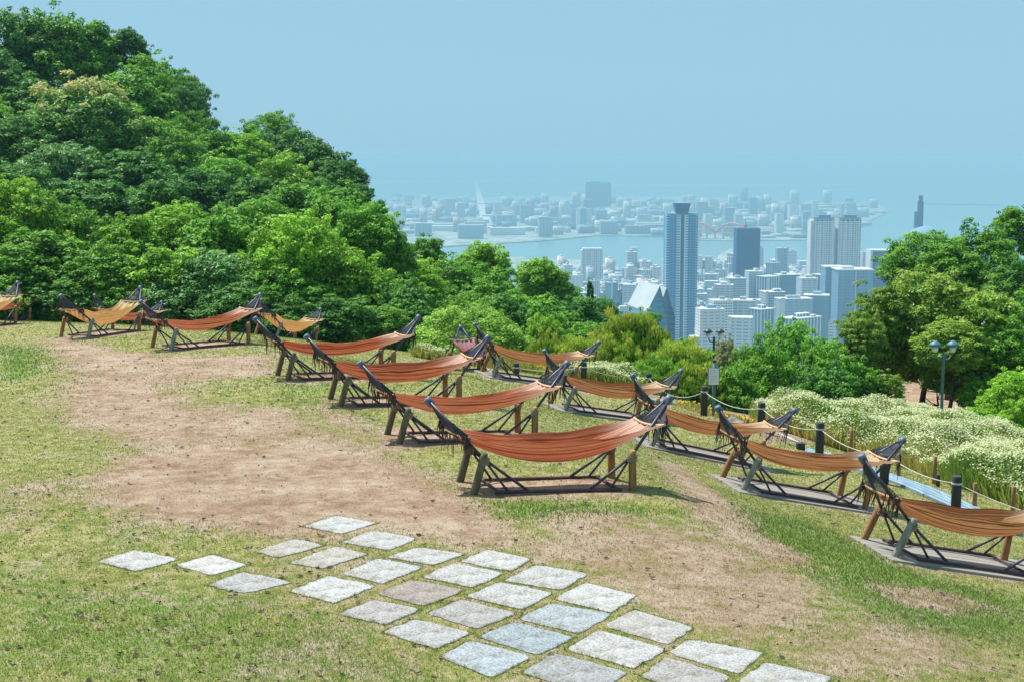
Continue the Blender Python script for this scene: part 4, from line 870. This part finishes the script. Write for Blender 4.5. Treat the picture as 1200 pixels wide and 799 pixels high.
# ------------------------------------------------------------ stone pavers
SL = [
 ('c', [(114.5, 658.1), (157.6, 644.6), (210.2, 655.6), (158.9, 669.6)], 'leftmost pale paver lying alone in the grass'),
 ('c', [(205.7, 662.6), (247.8, 650.1), (289, 662.6), (247.8, 674.6)], 'whitish rounded paver second from the left end'),
 ('c', [(243.3, 685.9), (284, 670.1), (342.9, 682.7), (285.3, 695.7)], 'light grey paver at the grassy lower edge, third from the left'),
 ('b', [(299.1, 647.1), (345.4, 631.6), (380, 639.3), (327.9, 653.6)], 'small beige paver on the earth, above the whitish rounded one'),
 ('a', [(356.3, 617), (392.6, 604.3), (442, 613), (400.1, 625.8)], 'topmost pale paver, farthest up on the bare earth'),
 ('a', [(400.1, 635.6), (436.4, 621.8), (488.3, 630.8), (456.5, 645.1)], 'pale paver just below the topmost one in the upper edge row'),
 ('b', [(339.5, 659.6), (392.6, 640.6), (431.4, 649.4), (377.6, 666.4)], 'beige paver next below the small beige one'),
 ('c', [(340, 693.2), (383.8, 675.1), (440.2, 686.9), (391.4, 707)], 'bright white paver on the grassy lower edge between light grey ones'),
 ('b', [(400.1, 672.6), (442.7, 654.6), (496.5, 664.1), (449, 684.4)], 'pale paver between the beige one and the brown stained one'),
 ('a', [(452.7, 653.1), (490.3, 641.8), (544.6, 649.6), (507.8, 662.6)], 'third pale paver down the upper edge row'),
 ('b', [(495.3, 676.4), (530.4, 660.1), (591, 671.6), (554.1, 688.9)], 'white paver with a dark streak on its right corner'),
 ('c', [(442.2, 696.2), (480.3, 679.7), (544.9, 691.4), (496.5, 710.7)], 'brown stained worn paver'),
 ('d', [(395.6, 719.7), (437.7, 703.2), (492.8, 714), (452.7, 732.3)], 'pinkish grey paver on the lower edge left of the brown stained one'),
 ('d', [(448.5, 741), (485.3, 725.7), (552.9, 741.8), (510.3, 761)], 'speckled grey paver on the lower edge above the blue grey corner paver'),
 ('c', [(500.8, 719), (540.4, 702.7), (605.5, 719), (559.2, 737.3)], 'dark speckled paver just below the brown stained one'),
 ('b', [(546.6, 699.3), (584.5, 682.4), (647.8, 695), (612.7, 714.5)], 'clean light paver in the middle of the paved area'),
 ('a', [(539, 658.2), (571.5, 644.1), (622.4, 655.6), (598.6, 669.7)], 'white paver with a straight upper edge against bare earth, fourth down the upper row'),
 ('a', [(590.6, 680.9), (627.8, 662.1), (688.9, 672.3), (658.2, 691.8)], 'fine speckled light paver, fifth down the upper row'),
 ('a', [(649.5, 701.9), (686.3, 683.1), (746.6, 698.3), (716.7, 718.4)], 'white paver with a grass tuft at its top, sixth down the upper row'),
 ('b', [(607.3, 725.3), (645.2, 707.4), (716.7, 719.9), (678.8, 743.1)], 'light blue grey paver below the clean light middle one'),
 ('c', [(560.7, 746.4), (601.8, 729), (673.3, 747), (630, 768)], 'darkest blue grey paver of all'),
 ('d', [(516.3, 769.8), (549.8, 750.9), (623.9, 769.8), (575.8, 794)], 'blue grey corner paver at the bottom left of the paved area'),
 ('a', [(708, 733.6), (743.3, 714.8), (812.2, 735.8), (783, 755.7)], 'paver with brownish specks, seventh down the upper row'),
 ('b', [(663.6, 761.1), (701.5, 738.3), (781.1, 760.8), (743.3, 783.7)], 'broad light grey paver right of the darkest blue grey one'),
 ('c', [(611.6, 789.3), (649.5, 765.4), (737.3, 788.2), (700, 812)], 'blue grey paver with a brown upper corner at the bottom edge of the photo'),
 ('a', [(785.3, 766.2), (806.3, 749.8), (895, 765), (865.8, 790)], 'cream paver with a curved upper edge, eighth down the upper row'),
 ('b', [(750.3, 793), (780.7, 770.8), (856.5, 793), (815, 816)], 'brownish grey paver cut off by the bottom edge of the photo'),
 ('a', [(864.7, 800), (897.3, 776.7), (977.8, 794.2), (935, 822)], 'last pale paver at the bottom right of the row')]
tint = {11: (.72, .62, .56), 12: (.84, .80, .80), 19: (.80, .90, .98), 20: (.66, .77, .86), 21: (.80, .90, 1.0), 24: (.74, .76, .78), 14: (.82, .80, .80), 13: (.88, .88, .90), 26: (.80, .78, .76), 3: (.94, .90, .82), 6: (.90, .85, .78), 2: (.86, .86, .86), 22: (.92, .89, .86), 7: (1.1, 1.1, 1.1), 1: (1.1, 1.1, 1.08), 16: (1.1, 1.1, 1.1), 18: (1.08, 1.08, 1.08)}
SLABP = []
for i, (row, q, lab) in enumerate(SL):
    W = onground(q); c = W.mean(0); SLABP.append(W[:, :2])
    g = np.random.default_rng(100 + i); ring = []
    for k in range(4):
        a, b2 = W[k], W[(k + 1) % 4]
        for t in np.linspace(0, 1, 9)[:-1]:
            p = a + (b2 - a) * t; 
            inn = (c - p); j = g.normal(-.004, .008)
            if t == 0: j = abs(j) + .006
            p = p + inn * (j / np.linalg.norm(inn[:2])) ; ring.append(p)
    ring = np.array(ring); n = len(ring); ring[:, 2] = height(ring[:, 0], ring[:, 1])
    top = ring + (0, 0, .007); inr = c + (ring - c) * .965; inr[:, 2] = height(inr[:, 0], inr[:, 1]) + .011 + g.normal(0, .0008, n); bot = ring - (0, 0, .05)
    V = [tuple(p - c) for p in np.vstack([bot, top, inr])]
    fs = [(k, (k + 1) % n, n + (k + 1) % n, n + k) for k in range(n)] + [(n + k, n + (k + 1) % n, 2 * n + (k + 1) % n, 2 * n + k) for k in range(n)] + [tuple(2 * n + k for k in range(n))]
    o = MB().poly(V, fs).build('stone_paver', M['slab']); o.location = c
    tn = tint.get(i, (1, 1, 1)); v_ = g.uniform(.95, 1.04); o.color = (tn[0] * v_, tn[1] * v_, tn[2] * v_, 1)
    tag(o, lab, 'paver', 'stone pavers laid in the lawn')

# ------------------------------------------------------------ grass blades and litter
def grass():
    g = np.random.default_rng(5)
    def batch(n, y0, y1, hh, wd):
        y = y0 + (y1 - y0) * g.random(n); x = (g.random(n) * 2 - 1) * (y * .385 + .6)
        di = mask(DIRT, x, y, .24); lu = mask(LUSH, x, y, 0.)
        cl = .5 + .5 * np.sin(x * 3.1 + 2 * np.sin(y * 1.3)) * np.sin(y * 2.3 + 1.5 * np.sin(x * 1.7)); cl2 = .5 + .5 * np.sin(x * 11 + 2 * np.sin(y * 7.3)) * np.sin(y * 9.3 + 1.5 * np.sin(x * 6.7))
        pr = (1 - sstep(.35, .95, di)) * (.35 + .45 * cl + .3 * cl2) + .25 * lu + .02
        k = g.random(n) < pr
        for P in SLABP: k &= ~((np.abs(x - P[:, 0].mean()) < .6) & (np.abs(y - P[:, 1].mean()) < .7) & (poly_dist(P, x, y) > -.005))
        x, y, lu, cl = x[k], y[k], lu[k], cl[k]; m_ = len(x); z = height(x, y); a = g.uniform(0, 6.28, m_)
        h_ = hh * g.uniform(.4, 1.2, m_) * (.7 + .5 * lu); ln = g.normal(0, .55, (m_, 2)) * h_[:, None]; w_ = wd * g.uniform(.6, 1.3, m_)
        b0 = np.c_[x, y, z - .003]; s = np.c_[np.cos(a), np.sin(a), a * 0] * w_[:, None]
        rn = np.clip(g.normal(.56, .25, m_) - .35 * lu + .15 * (cl - .5), 0, 1)
        return np.stack([b0 - s, b0 + s, b0 + np.c_[ln, h_]], 1).reshape(-1, 3), rn
    parts = [batch(330000, 7.5, 14, .030, .0035), batch(260000, 14, 24, .034, .006), batch(200000, 24, 46, .045, .011)]
    for P in SLABP:
        m_ = 420; k = g.integers(0, 4, m_); t = g.random(m_)[:, None]; p = P[k] * (1 - t) + P[(k + 1) % 4] * t; c = P.mean(0); d = p - c; p = c + d * (1 + g.normal(.035, .03, m_)[:, None])
        sel = np.sin(p[:, 0] * 5.1 + 1) * np.sin(p[:, 1] * 4.3) + .6 * g.random(m_) > -.1; p = p[sel]; m_ = len(p); a = g.uniform(0, 6.28, m_); h_ = .026 * g.uniform(.4, 1.3, m_); ln = g.normal(0, .6, (m_, 2)) * h_[:, None]
        b0 = np.c_[p, height(p[:, 0], p[:, 1])]; q = np.c_[np.cos(a), np.sin(a), a * 0] * .0035
        parts.append((np.stack([b0 - q, b0 + q, b0 + np.c_[ln, h_]], 1).reshape(-1, 3), np.clip(g.normal(.5, .22, m_), 0, 1)))
    V = np.concatenate([p[0] for p in parts]); rn = np.concatenate([p[1] for p in parts])
    me = arr_mesh('short_grass', V, np.arange(len(V)).reshape(-1, 3), M['grass'], {'tone': ('FACE', rn)})
    tag(link(bpy.data.objects.new('short_grass', me)), 'short patchy yellow green grass covering the lawn', 'grass', kind='stuff')
    # dry leaf litter
    n = 7000; y = 7.5 + 30 * g.random(n) ** 1.6; x = (g.random(n) * 2 - 1) * (y * .37)
    wgt = np.where(x < -y * .05, 1, .6) * (1 - .8 * mask(DIRT, x, y, .2)); k = g.random(n) < wgt; x, y = x[k], y[k]
    for P in SLABP: kk = poly_dist(P, x, y) < 0; x, y = x[kk], y[kk]
    n = len(x); z = height(x, y) + .016; V = []
    s = .0085 * g.uniform(.4, 1.8, n) * (1 + y / 18)
    for q, rr in ((0, 1.6), (1.3, .8), (2.6, 1.2), (3.9, .9), (5.1, .7)):
        ang = q + g.uniform(-.4, .4, n); V.append(np.c_[x + np.cos(ang) * s * rr, y + np.sin(ang) * s * rr, z + g.uniform(-.012, .014, n)])
    V = np.stack(V, 1).reshape(-1, 3)
    me = arr_mesh('leaf_litter', V, np.arange(len(V)).reshape(-1, 5), M['flake'])
    tag(link(bpy.data.objects.new('leaf_litter', me)), 'small dark dry leaves scattered over the grass', 'leaf litter', kind='stuff')
grass()

# ------------------------------------------------------------ hammocks
RZ = .028
def leg_pts(sx, sy): return Vector((sx * 1.56, sy * .025, 1.10)), Vector((sx * .93, sy * .40, .42)), Vector((sx * .38, sy * .47, RZ)), Vector((sx * .64, sy * .47, RZ))
def lerp_leg(sx, sy, z):
    a, j, _, _ = leg_pts(sx, sy); t = (1.10 - z) / (1.10 - .42); return a.lerp(j, t)
def fabric_mesh(name, seed, zl=.69, zr=.79, sag=.0, mat='fabred', wmid=.27):
    g = np.random.default_rng(seed); nu, nv = 72, 56; ph = g.uniform(0, 6.28, 6)
    V = []; fu = []; fv = []
    xl, xr = lerp_leg(-1, 1, zl).x + .02, lerp_leg(1, 1, zr).x - .02
    for i in range(nu + 1):
        u = -1 + 2 * i / nu; t = (u + 1) / 2; x = xl + (xr - xl) * t
        e = abs(u) ** 3; m_ = 1 - abs(u) ** 2.4
        base = zl + (zr - zl) * t
        rim = base - (.10 + sag * .5) * (1 - u * u) - .02 * m_
        belly = rim - (.02 + (.19 + sag) * m_ * (1 + .12 * math.sin(ph[0] + u * 2)))
        hw_ = .37 * e + wmid * (1 - e)
        for j in range(nv + 1):
            v = -1 + 2 * j / nv
            yy = hw_ * math.copysign(abs(v) ** (.72 * m_ + 1 * (1 - m_)), v)
            z = belly + (rim - belly) * abs(v) ** (2.2)
            z -= .035 * (1 - v * v) * e
            fold = math.sin(v * 17 + ph[1] + .8 * math.sin(u * 2 + ph[2])) * .024 + math.sin(v * 31 + ph[3] + u) * .014
            z += fold * (1 - .35 * e); yy += .012 * math.sin(u * 5 + ph[4] + v * 3) * m_
            yy += .4 * fold * (1 if v > 0 else -1)
            # rims hang slightly outward and wave
            if abs(v) > .9: z += .012 * math.sin(u * 9 + ph[5] + (3 if v > 0 else 0))
            V.append((x + (.03 * v * v) * math.copysign(1, u) * e - .08 * v * e, yy, z)); fu.append(u); fv.append(v + seed * 3)
    nvv = nv + 1; i = (np.arange(nu)[:, None] * nvv + np.arange(nv)[None, :]).ravel()
    return arr_mesh(name, V, np.stack([i, i + 1, i + nvv + 1, i + nvv], 1), M[mat], {'fu': ('POINT', fu), 'fv': ('POINT', fv)}, smooth=True), xl, xr
def edge_curve(xe, z0, sgn, n=24):
    return [Vector((xe + sgn * .03 * abs(v) ** 2 - .08 * v, .37 * v, z0 - .035 * (1 - v * v) + .005)) for v in np.linspace(-1, 1, n)]
_fab = {}
def fab(mat, var):
    k = (mat, var)
    if k not in _fab:
        p = [(.69, .79, .0, .27), (.70, .77, .03, .25), (.74, .76, .09, .24), (.68, .80, .03, .29), (.70, .78, -.02, .24), (.71, .78, .05, .27), (.69, .76, .01, .29), (.72, .79, .02, .22)][var]
        _fab[k] = (*fabric_mesh('hammock_cloth', var + 1 + len(_fab) * 7, p[0], p[1], p[2], mat, p[3]), p[0], p[1])
    return _fab[k]
_fm = {}
def frame_meshes():
    for sy in (-1, 1):
        _fm['rail', sy] = MB().tube([(-.80, sy * .47, RZ), (-.5, sy * .47, RZ), (.5, sy * .47, RZ), (.80, sy * .47, RZ)], .022, 10).mesh('base_rail_mesh', M['rail'], True)
        for sx in (-1, 1):
            a, j, f1, f2 = leg_pts(sx, sy)
            _fm['leg', sx, sy] = MB().tube([a, a.lerp(j, .5), j], .020, 10).mesh('leg_mesh', M['pole'], True)
            _fm['strut', sx, sy, 0] = MB().tube([j, f1], .018, 10).mesh('strut_mesh', M['pole'], True)
            _fm['strut', sx, sy, 1] = MB().tube([j + Vector((-.02 * sx, 0, -.03)), f2], .015, 10).mesh('strut_mesh', M['pole'], True)
            # timber post with rope lashing
            bx = -1.10 if sx < 0 else .985; top = j + Vector((.0, sy * .045, .085)); bot = Vector((bx, sy * (.34 if sy < 0 else .52), -.25))
            _fm['post', sx, sy] = MB().tube([bot, bot.lerp(top, .4), bot.lerp(top, .93), top], [.052, .05, .047, .034], 12).mesh('timber_post_mesh', M['log'], True)
            mb = MB()
            for q in range(5):
                c = j + Vector((.002 * q, sy * .03 + .004 * math.sin(q * 2), -.055 + q * .019)); mb.lathe([(.053, -.008), (.061, 0), (.053, .008)], c, 12)
            d = (a - j).normalized()
            for q in (-.02, .015): mb.tube([j + d * q + Vector((0, sy * k * .055, 0)) + d.orthogonal() * .01 for k in (-1, 1)], .03, 8)
            _fm['lash', sx, sy] = mb.mesh('lashing_mesh', M['rope'], True)
    for sx in (-1, 1):
        a = Vector((sx * 1.56, 0, 1.10)); d = Vector((sx * .63, 0, .68)).normalized()
        _fm['cap', sx] = MB().tube([a - d * .09, a - d * .03, a + d * .02, a + d * .03], [.045, .052, .052, .03], 12).mesh('end_cap_mesh', M['cap'], True)
        _fm['cross', sx] = MB().tube([(sx * .76, -.47, RZ), (sx * .76, .47, RZ)], .018, 8).mesh('cross_bar_mesh', M['rail'], True)
frame_meshes()
_nets = {}
def net_meshes(var, xl, xr, zl, zr):
    if var in _nets: return _nets[var]
    out = {}
    for sx, xe, ze in ((-1, xl, zl), (1, xr, zr)):
        apex = Vector((sx * 1.53, 0, 1.065)); ed = edge_curve(xe, ze, sx, 26)
        mb = MB()
        for k, p in enumerate(ed):
            q = apex.lerp(p, .06) ; s = p.lerp(q, .5) + Vector((0, 0, -.015)); mb.tube([p, s, q], .0042, 4, False)
        for t in np.linspace(.12, .62, 7):
            mb.tube([p.lerp(apex, t) + Vector((0, 0, -.012)) for p in ed[::2]], .0036, 4, False)
        out['net', sx] = mb.mesh('net_mesh', M['net'])
        out['pipe', sx] = MB().tube(ed, .016, 8).mesh('spreader_hem_mesh', M['piping'], True)
        # fringe: strands knotted under the hem and along the net's side cord
        r_ = random.Random(sx * 5 + var); mb = MB()
        for k in range(46):
            s = -1 if k % 2 else 1; t = r_.random(); base = ed[0 if s < 0 else -1].lerp(apex, t * .42) if k < 30 else ed[r_.randrange(len(ed))]
            L_ = r_.uniform(.10, .36) * (1 - .4 * t); dx = r_.uniform(-.03, .03)
            mb.tube([base, base + Vector((dx, r_.uniform(-.02, .02), -L_ * .5)), base + Vector((dx * 1.3, r_.uniform(-.02, .02), -L_))], [.006, .007, .003], 4, False)
        out['fringe', sx] = mb.mesh('fringe_mesh', M['fringe'])
        # side cords hooked to the poles
    _nets[var] = out; return out
POSTM = {'near': ('log', 'log_green'), 'back': ('log', 'log_blue'), 'low': ('log', 'log_blue'), 'deck': ('log', 'log_blue')}
for hi, h in enumerate(HAM):
    Mx = pose(h); o = empty('hammock', (0, 0, 0)); o.matrix_world = Mx
    dz = .015
    if h['row'] == 'deck': dz = .037
    else:
        g_ = min(h1(*(Mx @ Vector((lx, ly, 0))).to_2d()) - (Mx @ Vector((lx, ly, 0))).z for lx in (-.8, 0, .8) for ly in (-.47, .47)); dz = max(-.05, min(.1, g_ + .0)) + .01
        gmax = max(h1(*(Mx @ Vector((lx, ly, 0))).to_2d()) - (Mx @ Vector((lx, ly, 0))).z for lx in (-.8, 0, .8) for ly in (-.47, .47)); dz = max(dz, min(.12, gmax - .01))
    o.location = (Mx @ Vector((0, 0, dz)))
    tag(o, h['label'], 'hammock', {'near': 'hammocks in the row on the bare lawn', 'back': 'hammocks in the row on the bare lawn', 'low': 'hammocks in the row on the bare lawn', 'deck': 'hammocks on decks along the rope fence'}[h['row']])
    def ch(nm, me, par=o, mat=None):
        c = bpy.data.objects.new(nm, me); link(c, par)
        if mat: c.material_slots[0].link = 'OBJECT'; c.material_slots[0].material = M[mat]
        return c
    var = 2 if h['fab'] in ('fabochre',) else (1 if h['row'] == 'deck' else 0)
    if h['row'] == 'near': var = (0, 3, 4, 5)[hi % 4]
    elif h['row'] == 'deck': var = (1, 6, 7)[hi % 3]
    fm, xl, xr, zl, zr = fab(h['fab'], var); nm_ = net_meshes(var, xl, xr, zl, zr)
    cl = ch('cloth', fm)
    for sx in (-1, 1): ch('hem', nm_['pipe', sx], cl)
    for sx in (-1, 1):
        ch('net', nm_['net', sx]); ch('fringe', nm_['fringe', sx]); ch('end_cap', _fm['cap', sx]); ch('cross_bar', _fm['cross', sx])
    for sy in (-1, 1):
        ch('base_rail', _fm['rail', sy])
        for sx in (-1, 1):
            lg = ch('leg', _fm['leg', sx, sy]); ch('strut', _fm['strut', sx, sy, 0], lg); ch('strut', _fm['strut', sx, sy, 1], lg)
            pm = POSTM[h['row']]
            if h['row'] == 'deck' and sx > 0 and sy < 0: pass
            mt = pm[1] if (sy < 0 or h['row'] == 'near') and sx < 0 else pm[0]
            ps = ch('timber_post', _fm['post', sx, sy], o, mt); ch('rope_lashing', _fm['lash', sx, sy], ps)
    h['o'] = o
    if h['row'] == 'deck':
        dk = empty('wooden_deck', (0, 0, 0)); dk.matrix_world = Mx
        tag(dk, 'weathered grey plank deck under the ' + {11: 'farthest orange brown hammock', 12: 'hammock below the golden shrub', 13: 'hammock just below the white notice sign', 14: 'hammock in front of the bollards', 15: 'nearest right-hand hammock'}[hi], 'deck', 'plank decks under the hammocks')
        mb = MB(); 
        for k in range(8): mb.box((.05 + .01 * math.sin(k * 5), -.545 + k * .155, .012), (2.5, .147, .045))
        mb.build('planks', M['deck'], dk, bevel=.005)
        mb = MB()
        for lx in (-1.05, .05, 1.2): mb.box((lx, 0, -.045), (.09, 1.2, .06))
        mb.build('joist', M['deck'], dk)

# ------------------------------------------------------------ rope fence, stakes, boardwalk
def gpt(u, v): return Vector(onground([(u, v)])[0])
BOL = [(523.5, 424, 409), (605, 440, 425), (684, 449, 424), (760, 460, 437), (825, 487, 452), (892, 505, 471), (960, 541, 494), (1036, 566, 522), (1120, 600, 556), (1222, 642, 590)]
BL = ['dark bollard standing alone beside the small white flower clump', 'dark bollard seen under the farthest decked hammock', 'dark bollard at the right tip of the farthest decked hammock', 'dark bollard in front of the golden shrub', 'dark bollard just left of the notice sign pole', 'dark bollard at the left end of the white flower bank, beside a hammock tip',
      'dark bollard standing clear before the flowers, left of the boardwalk', 'dark bollard hidden behind the right tip of the bollard-side hammock', 'dark bollard in clear view above the nearest right-hand hammock', 'dark bollard beyond the right edge']
tops = []
for i, (u, vb, vt) in enumerate(BOL):
    if i == 9: g_ = gpt(1199, 632) + Vector((1.4, -.6, -.2)); g_.z = h1(g_.x, g_.y)
    else: g_ = gpt(u, vb)
    hgt = (vb - vt) / F * g_.y * 1.02
    o = MB().tube([(0, 0, -.15), (0, 0, hgt - .02), (0, 0, hgt)], [.082, .080, .068], 14).build('bollard', M['bollard'], smooth=True); o.location = g_
    o2 = MB().tube([(-.0, 0, hgt - .14), (0, 0, hgt - .11)], .086, 12).build('rope_collar', M['white_rope'], o)
    tag(o, BL[i], 'bollard', 'dark bollards of the rope fence'); tops.append(g_ + Vector((0, 0, hgt - .125)))
RL = ['between the two farthest dark bollards by the edge planting', 'behind the farthest decked hammock', 'from the farthest hammock tip to the golden shrub', 'between the golden shrub and the notice sign', 'just right of the notice sign', 'at the left end of the white flower bank', 'in front of the flowers above the boardwalk', 'above the nearest hammock in front of the stakes', 'leaving the photo at the right']
for i in range(1, 9):
    a, b2 = tops[i], tops[i + 1]; dr = .06 * (b2 - a).length * .9
    n = 16; pts = [a.lerp(b2, t) - Vector((0, 0, 4 * dr * t * (1 - t))) - a for t in np.linspace(0.02, .98, n)]
    o = MB().tube(pts, .008, 6).build('white_rope', M['white_rope']); o.location = a; tag(o, 'sagging white rope ' + RL[i], 'rope', 'white ropes of the fence')
ST = [(997, 534, 502, 'wooden stake before the flowers right of the clear bollard'), (1053, 560, 530, 'wooden stake beside the right tip of the bollard-side hammock'), (1095, 567, 533, 'wooden stake left of the bollard at the flower edge'), (1142, 595, 564, 'wooden stake just right of the clear bollard above the nearest hammock'), (1187, 601, 568, 'rightmost wooden stake at the flower edge'), (730, 457, 451, 'tiny wooden stake before the white flower strip'), (1099, 570, 555, 'short dark stake beside a taller wooden stake'), (876, 500, 490, 'tiny stake near the left end of the flower bank')]
for u, vb, vt, lab in ST:
    g_ = gpt(u, vb); D = g_.y; hh = (vb - vt) / F * D
    o = MB().tube([(0, 0, -.12), (0, 0, hh - .01), (0, 0, hh)], [.038, .036, .028], 10).build('wooden_stake', M['bollard'] if 'dark' in lab else M['stake'], smooth=True); o.location = g_; tag(o, lab, 'stake', 'stakes edging the flower bank')
def walk(px, w_, lab, name='boardwalk', mat='walk', lift=.05):
    P = [gpt(*p) for p in px]; o = empty(name, P[0]); tag(o, lab, name.replace('_', ' '))
    for s in range(4):
        mb = MB(); off = (s - 1.5) * w_ / 4
        for a, b2 in zip(P[:-1], P[1:]):
            d = (b2 - a); n = Vector((-d.y, d.x, 0)).normalized(); k = max(1, int(d.length / .7))
            for i in range(k):
                q0, q1 = a.lerp(b2, i / k), a.lerp(b2, (i + 1) / k)
                vs = []
                for q in (q0, q1):
                    for sg_ in (-1, 1):
                        c = q + n * (off + sg_ * w_ / 4 * .43); c.z = h1(c.x, c.y) + lift; vs.append(c - P[0])
                vs += [v - Vector((0, 0, .05)) for v in vs]
                mb.poly(vs, [(0, 1, 3, 2), (4, 6, 7, 5), (0, 4, 5, 1), (2, 3, 7, 6), (0, 2, 6, 4), (1, 5, 7, 3)])
        mb.build('plank', M[mat], o)
    return o
walk([(944, 529), (985, 538), (1040, 560), (1100, 583), (1150, 605), (1199, 628)], .62, 'blue grey plank boardwalk running along the bollards at right')
walk([(762, 470), (800, 474), (850, 488)], .35, 'pale timber path edging beside the orange flowers below the golden shrub', 'path_edging', 'walk', .06)
gb = gpt(938, 526); o = MB().box((0, 0, .06), (.16, .18, .16)).build('drain_box', M['bollard'], bevel=.01); o.location = gb; tag(o, 'small dark box at the left end of the boardwalk', 'box')
g2 = gpt(912, 514); o = MB().tube([Vector((0, 0, .12)), gb - g2 + Vector((0, 0, .12))], .022, 8).build('handrail_pole', M['white_rope'], smooth=True); o.location = g2; tag(o, 'pale pole lying toward the dark box at the boardwalk end', 'pole')
gr_ = gpt(858, 496)
bm = bmesh.new(); bmesh.ops.create_icosphere(bm, subdivisions=3, radius=.22)
for v in bm.verts: v.co *= 1 + .25 * math.sin(v.co.x * 17 + 1) * math.sin(v.co.y * 13) + .1 * math.sin(v.co.z * 31); v.co.z *= .6
me = bpy.data.meshes.new('garden_rock'); bm.to_mesh(me); bm.free(); me.materials.append(M['rock'])
o = link(bpy.data.objects.new('garden_rock', me)); o.location = gr_; tag(o, 'grey garden rock on the path below the notice sign', 'rock')

# ------------------------------------------------------------ lamps and sign
def lamp(px, vt, D, lab, mat, hgt, sc_=1.):
    p = at(px, vt, D); hgt = p.z - h1(p.x, D) if hgt is None else hgt; o = empty('street_lamp', (p.x, D, p.z - hgt)); tag(o, lab, 'street lamp')
    MB().lathe([(.10, 0), (.10, .12), (.06, .2), (.05, .3), (.045, hgt - .45), (.06, hgt - .43), (.05, hgt - .38), (.02, hgt - .3)], seg=12).build('pole', M[mat], o, smooth=True)
    for s in (-1, 1):
        x = s * .26
        MB().tube([(0, 0, hgt - .55), (x * .6, 0, hgt - .52), (x, 0, hgt - .36)], .022, 8).build('arm', M[mat], o, smooth=True)
        hd = MB().lathe([(.05, hgt - .32), (.085, hgt - .29), (.10, hgt - .14)], (x, 0, 0), 14).build('lamp_glass', M['signface'], o, smooth=True)
        MB().lathe([(.13, hgt - .14), (.20, hgt - .13), (.165, hgt - .07), (.10, hgt - .01), (.03, hgt + .03)], (x, 0, 0), 16).build('lamp_hood', M[mat], o, smooth=True)
lamp(1106.5, 400, 41.5, 'teal green double-headed street lamp in front of the maples', 'lamp', None)
lamp(837, 386, 60, 'distant dark double-headed street lamp before the city view', 'lampdark', 4.2)
gs = gpt(836, 488); D = gs.y; hs = at(836, 424, D).z - gs.z
o = empty('notice_sign', gs); tag(o, 'white notice sign on a green pole beside a dark bollard', 'sign')
MB().tube([(0, 0, -.1), (0, 0, hs)], .04, 12).build('pole', M['lamp'], o, smooth=True)
MB().tube([(0, 0, hs), (0, 0, hs + .06)], [.05, .03], 12).build('pole_cap', M['lampdark'], o, smooth=True)
ww = 14 / F * D; hh = 21 / F * D; z0 = at(836, 450.5, D).z - gs.z
fr = MB().box((-.02, -.06, z0 + hh / 2), (ww, .03, hh)).build('sign_frame', M['lamp'], o, bevel=.004)
pn = MB().box((-.02, -.079, z0 + hh / 2), (ww * .86, .012, hh * .92)).build('sign_panel', M['signface'], o)
mb = MB()
for k in range(7): mb.box((-.02 - (k % 3) * .01, -.0875, z0 + hh * (.86 - k * .11)), (ww * (.6 - .05 * (k % 3)), .003, hh * .022))
mb.build('printed_line', M['signprint'], pn)

# ------------------------------------------------------------ haze
mh = bpy.data.materials.new('haze_air'); mh.use_nodes = True; ntv = mh.node_tree; ntv.nodes.clear()
out = ntv.nodes.new('ShaderNodeOutputMaterial'); pv = ntv.nodes.new('ShaderNodeVolumePrincipled')
pv.inputs['Color'].default_value = (*HAZE_COLOR, 1); pv.inputs['Density'].default_value = HAZE_DENSITY; pv.inputs['Anisotropy'].default_value = 0.0
ntv.links.new(pv.outputs[0], out.inputs['Volume'])
o = MB().box((0, 35000 - 200, (-287 + 24) / 2), (124000, 71000, 311)).build('haze', mh); tag(o, 'pale blue haze over the sea and city', 'haze', kind='stuff')
